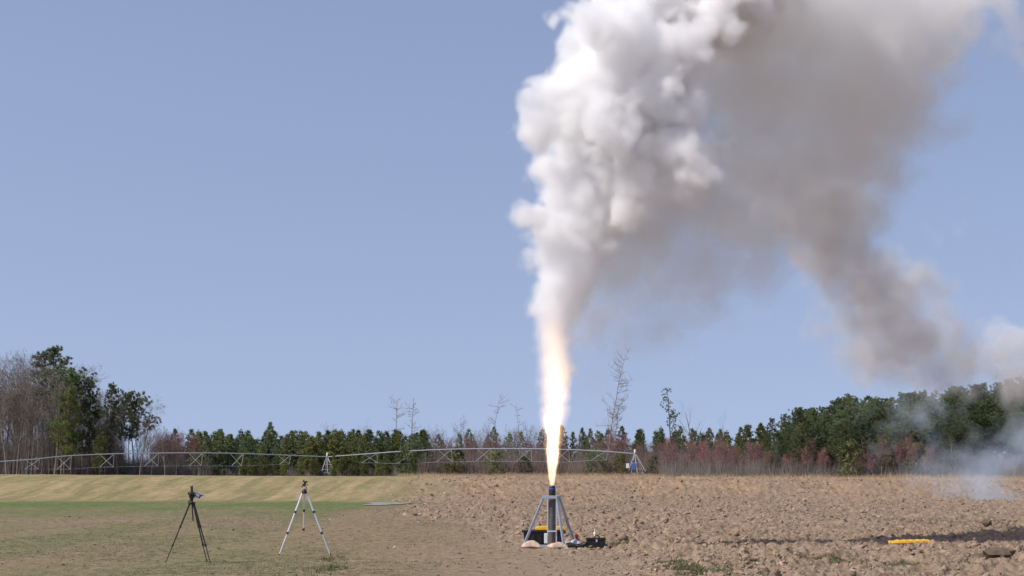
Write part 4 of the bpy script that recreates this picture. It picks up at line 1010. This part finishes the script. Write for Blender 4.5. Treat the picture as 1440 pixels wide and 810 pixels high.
small('crumpled_paper', 'strip of crumpled white paper in front of the grey bag', 'paper', 806, 771, GD - .95, paper)
def toolbox():
    d = GD + .1; s = d / FPX; c = at(837.8, 767, d); e = empty('toolbox', (c.x, d, 0), 'small black metal toolbox with a bright latch right of the stand', 'toolbox'); e.rotation_euler = (0, 0, .14)
    w, h, dep = 25.5 * s, 12.2 * s, .2
    m = MB(); m.box((0, 0, h * .36 + .012), (w, dep, h * .72)); m.build('body', M['black_plastic'], e, bevel=.006)
    m = MB(); m.box((0, 0, h * .87 + .016), (w + .012, dep + .012, h * .28)); ld = m.build('lid', M['black_plastic'], e, bevel=.012)
    m = MB(); m.box((0, -dep / 2 - .012, h * .76), (.035, .012, .07)); m.lathe([(.013, 0), (.013, .008)], (0, -dep / 2 - .018, h * .70), 10, axis=Matrix.Rotation(R(90), 3, 'X')); m.build('latch', M['silver'], e)
    m = MB(); pts = [Vector((-.075 + .15 * i / 8 + .03, 0, h + .02 + .055 * math.sin(math.pi * i / 8))) for i in range(9)]; m.path(pts, .011, 8); m.build('handle', M['black_plastic'], ld)
    b = empty('squeeze_bottle', (at(836.3, 760, d + .28).x, d + .28, 0), 'cream pointed bottle standing behind the black toolbox', 'bottle')
    ht = at(836, 744, d + .28).z
    m = MB(); m.lathe([(.03, 0), (.036, .02), (.038, ht * .55), (.034, ht * .72), (.018, ht * .86)], (0, 0, 0), 14); m.build('body', M['cream'], b, smooth=True)
    m = MB(); m.lathe([(.016, ht * .86), (.013, ht * .93), (.004, ht)], (0, 0, 0), 12); m.build('nozzle', M['white'], b, smooth=True)
toolbox()
def loose_lid():
    c = gp(1281, 765); s = c.y / FPX; w = 58 * s; e = empty('yellow_lid', (c.x, c.y, relz(c.x, c.y) + .07), 'yellow plastic lid lying flat on the ploughed field', 'lid'); e.rotation_euler = (R(4), R(-1.2), .05)
    m = MB(); m.box((0, 0, .01), (w, .46, .036)); b = m.build('rim', M['yellow'], e, bevel=.012)
    m = MB(); m.box((0.05, 0, .036), (w * .82, .36, .018)); m.build('raised_panel', M['yellow'], e, bevel=.012)
    for k in range(5):
        m = MB(); m.box((-w * .3 + k * w * .16, 0, .050), (.05, .3, .014)); m.build('rib', M['yellow'], e, bevel=.004)
    for sx in (-1, 1):
        m = MB(); m.box((sx * (w / 2 + .018), 0, .005), (.04, .16, .05)); m.build('clip', M['yellow'], e, bevel=.008)
loose_lid()
def scrap(x, y, w, label, m='white'):
    c = gp(x, y); mb = MB(); rs = random.Random(int(x)); n = 7
    for i in range(n):
        for j in range(4): mb.v.append(Vector(((i / (n - 1) - .5) * w, (j / 3 - .5) * w * .8, .012 + rs.uniform(0, .05) * (1 if 0 < i < n - 1 else .3))))
    for i in range(n - 1):
        for j in range(3): k = i * 4 + j; mb.face((k, k + 4, k + 5, k + 1))
    o = mb.build('litter', M[m]); o.location = (c.x, c.y, relz(c.x, c.y)); so_ = o.modifiers.new('thick', 'SOLIDIFY'); so_.thickness = .004
    tag(o, label, 'litter')
scrap(463, 730.5, .16, 'white scrap lying on the grass right of the silver tripod')
scrap(555, 769.5, .06, 'tiny white scrap on the bare dirt between silver tripod and stand')
scrap(590, 721, .22, 'pale scrap on the dirt at the edge of the ploughed field', 'cream')
def puddle():
    V = []; c = gp(541, 708); n = 40
    for i in range(n):
        t = 6.283 * i / n; r = 1 + .25 * math.sin(3 * t + 1) + .15 * math.sin(7 * t)
        V.append(Vector((math.cos(t) * 1.05 * r, math.sin(t) * 3.6 * r, 0)))
    mb = MB(); mb.v = [Vector((0, 0, 0))] + V + [v * .6 for v in V]
    for i in range(n):
        j = (i + 1) % n; mb.face((1 + i, 1 + j, 1 + n + j, 1 + n + i)); mb.face((0, 1 + n + i, 1 + n + j))
    for k, v in enumerate(mb.v):
        X, Y = c.x + v.x, c.y + v.y; mb.v[k] = Vector((X, Y, relz(X, Y) + .03))
    tag(mb.build('puddle', M['puddle']), kind='structure')
puddle()
def marker():
    d = 292; p = at(973.5, 670, d); z = gz(p.x, d); e = empty('marker_post', (p.x, d, z), 'white round topped marker post at the foot of the forked bare tree', 'post')
    ht = at(973.5, 661, d).z - z
    m = MB(); m.box((0.1, 0, ht * .3), (.22, .2, ht * .6)); m.build('post', M['white'], e, bevel=.03)
    m = MB(); m.lathe([(.12, 0), (.21, .1), (.23, .4), (.16, .6), (.05, .66)], (0, 0, ht * .5), 14); m.build('cap', M['white'], e, smooth=True)
marker()
# brush piles: pale dead branches at the wood edge
def brush_pile(x, d, n, label):
    p = at(x, 672, d); e = None; mb = MB(); rs = random.Random(int(x))
    for i in range(n):
        a = Vector((rs.uniform(-1.6, 1.6), rs.uniform(-.8, .8), rs.uniform(0, .4))); b = a + Vector((rs.uniform(-1, 1), rs.uniform(-.5, .5), rs.uniform(-.1, .9))); mb.tube(a, b, .03, .012, 4, 0, False)
    o = mb.build('brush_pile', M['straw']); o.location = (p.x, d, gz(p.x, d)); tag(o, label, 'brush pile')
brush_pile(966, 290, 40, 'heap of pale dead branches left of the white marker post')
brush_pile(985, 290, 40, 'heap of pale dead branches right of the white marker post')

# ------------------------------------------------------------------ the centre pivot irrigation machine
def pivot():
    px = [-150, -20, 45, 90, 150, 213, 275, 333, 400, 460, 520, 570, 625, 680, 737, 790, 842, 893]
    py = [647, 650.5, 646, 641.5, 638.5, 637.3, 637, 637.6, 640, 642.5, 638, 634.5, 632, 631, 631, 632, 634.2, 638]
    dp = [296, 298, 300, 302, 304, 306, 308, 311, 315, 318, 317, 316, 315, 314, 313, 312, 311, 310]
    e = empty('irrigation_pivot', (at(460, 668, 318).x, 318, gz(at(460, 668, 318).x, 318)), 'long galvanised centre pivot irrigation pipe spanning the far field on wheeled towers', 'irrigation pivot')
    L0 = Vector(e.location); A = lambda x, y, d: at(x, y, d) - L0
    pts = [A(x, y, d) for x, y, d in zip(px, py, dp)]
    def spline(P, k=6):
        out = []
        for i in range(len(P) - 1):
            p0, p1, p2, p3 = P[max(i - 1, 0)], P[i], P[i + 1], P[min(i + 2, len(P) - 1)]
            for j in range(k):
                t = j / k; out.append(.5 * ((2 * p1) + (p2 - p0) * t + (2 * p0 - 5 * p1 + 4 * p2 - p3) * t * t + (3 * p1 - p0 - 3 * p2 + p3) * t ** 3))
        return out + [P[-1]]
    st = M['galvanised']
    for lo, hi in ((0, 1), (1, 9), (9, 17)):
        m = MB(); m.path(spline(pts[lo:hi + 1]), .085, 8); pp = m.build('pipe', st, e)
        for i in range(lo, hi):
            for f in (.25, .75):
                c = pts[i].lerp(pts[i + 1], f); q = MB(); q.tube(c, c + Vector((0, 0, .32)), .03, .03, 6); q.build('outlet', st, pp)
        bots = []
        for i in range(lo + 1, hi):
            c = pts[i]; u = (pts[i + 1] - pts[i - 1]).normalized(); w = 1.15; hgt = 2.05 if i not in (lo + 1, hi - 1) else 1.5
            u = Vector((u.x, u.y, 0)).normalized(); n_ = Vector((-u.y, u.x, 0)); tr = None
            m = MB(); dn = Vector((0, 0, -hgt))
            A1, A2 = c - u * w, c + u * w; B1, B2 = c - u * w + dn - n_ * .9, c + u * w + dn + n_ * .9
            m.bar(A1, B2, .058, .058); tr = m.build('truss_brace', M['silver'], e)
            for a_, b_ in ((A2, B1), (B1, B2), (A2, B2)):
                q = MB(); q.bar(a_, b_, .052, .052); q.build('strut', M['silver'], tr)
            bots.append((B1, B2))
        for (a1, a2), (b1, b2) in zip(bots[:-1], bots[1:]):
            q = MB(); q.tube(a2, b1, .022, .022, 4); q.build('truss_rod', st, e)
    def tower(i, x0, x1, hub_box):
        c = pts[i]; d = dp[i]; k = d / FPX
        zg = gz((px[i] - 720) * k, d) - L0.z
        t = MB(); fr = Vector((c.x + (x1 - px[i]) * k, c.y, zg + .55)); fl_ = Vector((c.x + (x0 - px[i]) * k, c.y, zg + .55))
        t.bar(fl_, fr, .14, .16); tw = t.build('tower', st, e)
        top = c + Vector((0, 0, -.1))
        for a_, off in ((fl_, -.15), (fr, .15), (fl_ + Vector((.6, 1.3, 0)), -.1), (fr + Vector((-.4, 1.3, 0)), .1), ((fl_ + fr) / 2 + Vector((0, -.5, 0)), 0)):
            q = MB(); q.bar(top + Vector((off, 0, 0)), a_, .10, .10); q.build('tower_leg', M['silver'], tw)
        for f in (.45, .78):
            q = MB(); q.bar(top.lerp(fl_, f) + Vector((0, -.02, 0)), top.lerp(fr, f) + Vector((0, -.02, 0)), .06, .06); q.build('cross_bar', M['silver'], tw)
        for a_ in (fl_, fr):
            q = MB(); ax = Matrix.Rotation(R(90), 3, 'Y'); ax = Matrix.Rotation(R(90), 3, 'X')
            q.lathe([(.2, -.12), (.40, -.12), (.44, -.05), (.44, .05), (.40, .12), (.2, .12)], a_ + Vector((0, 0, -.11)), 18, axis=ax); q.build('wheel', M['black_plastic'], tw)
        q = MB(); q.lathe([(.12, 0), (.16, .2), (.16, .5), (.08, .62)], c + Vector((0, 0, .08)), 10); q.build('sprayer_cap', M['white'], tw)
        if hub_box:
            q = MB(); q.box(c + Vector((-.3, -.25, -2.1)), (.75, .35, .95)); q.build('control_panel', M['panel_blue'], tw, bevel=.03)
            q = MB(); q.box(c + Vector((-1.2, -.25, -1.95)), (.5, .35, .75)); q.build('motor_box', M['white'], tw, bevel=.03)
            q = MB(); q.box(c + Vector((-.45, .2, -1.3)), (.5, .3, .4)); q.build('junction_box', M['panel_blue'], tw, bevel=.03)
    tower(17, 883, 909, True); tower(9, 452, 470, False); tower(1, -34, -6, False)
pivot()
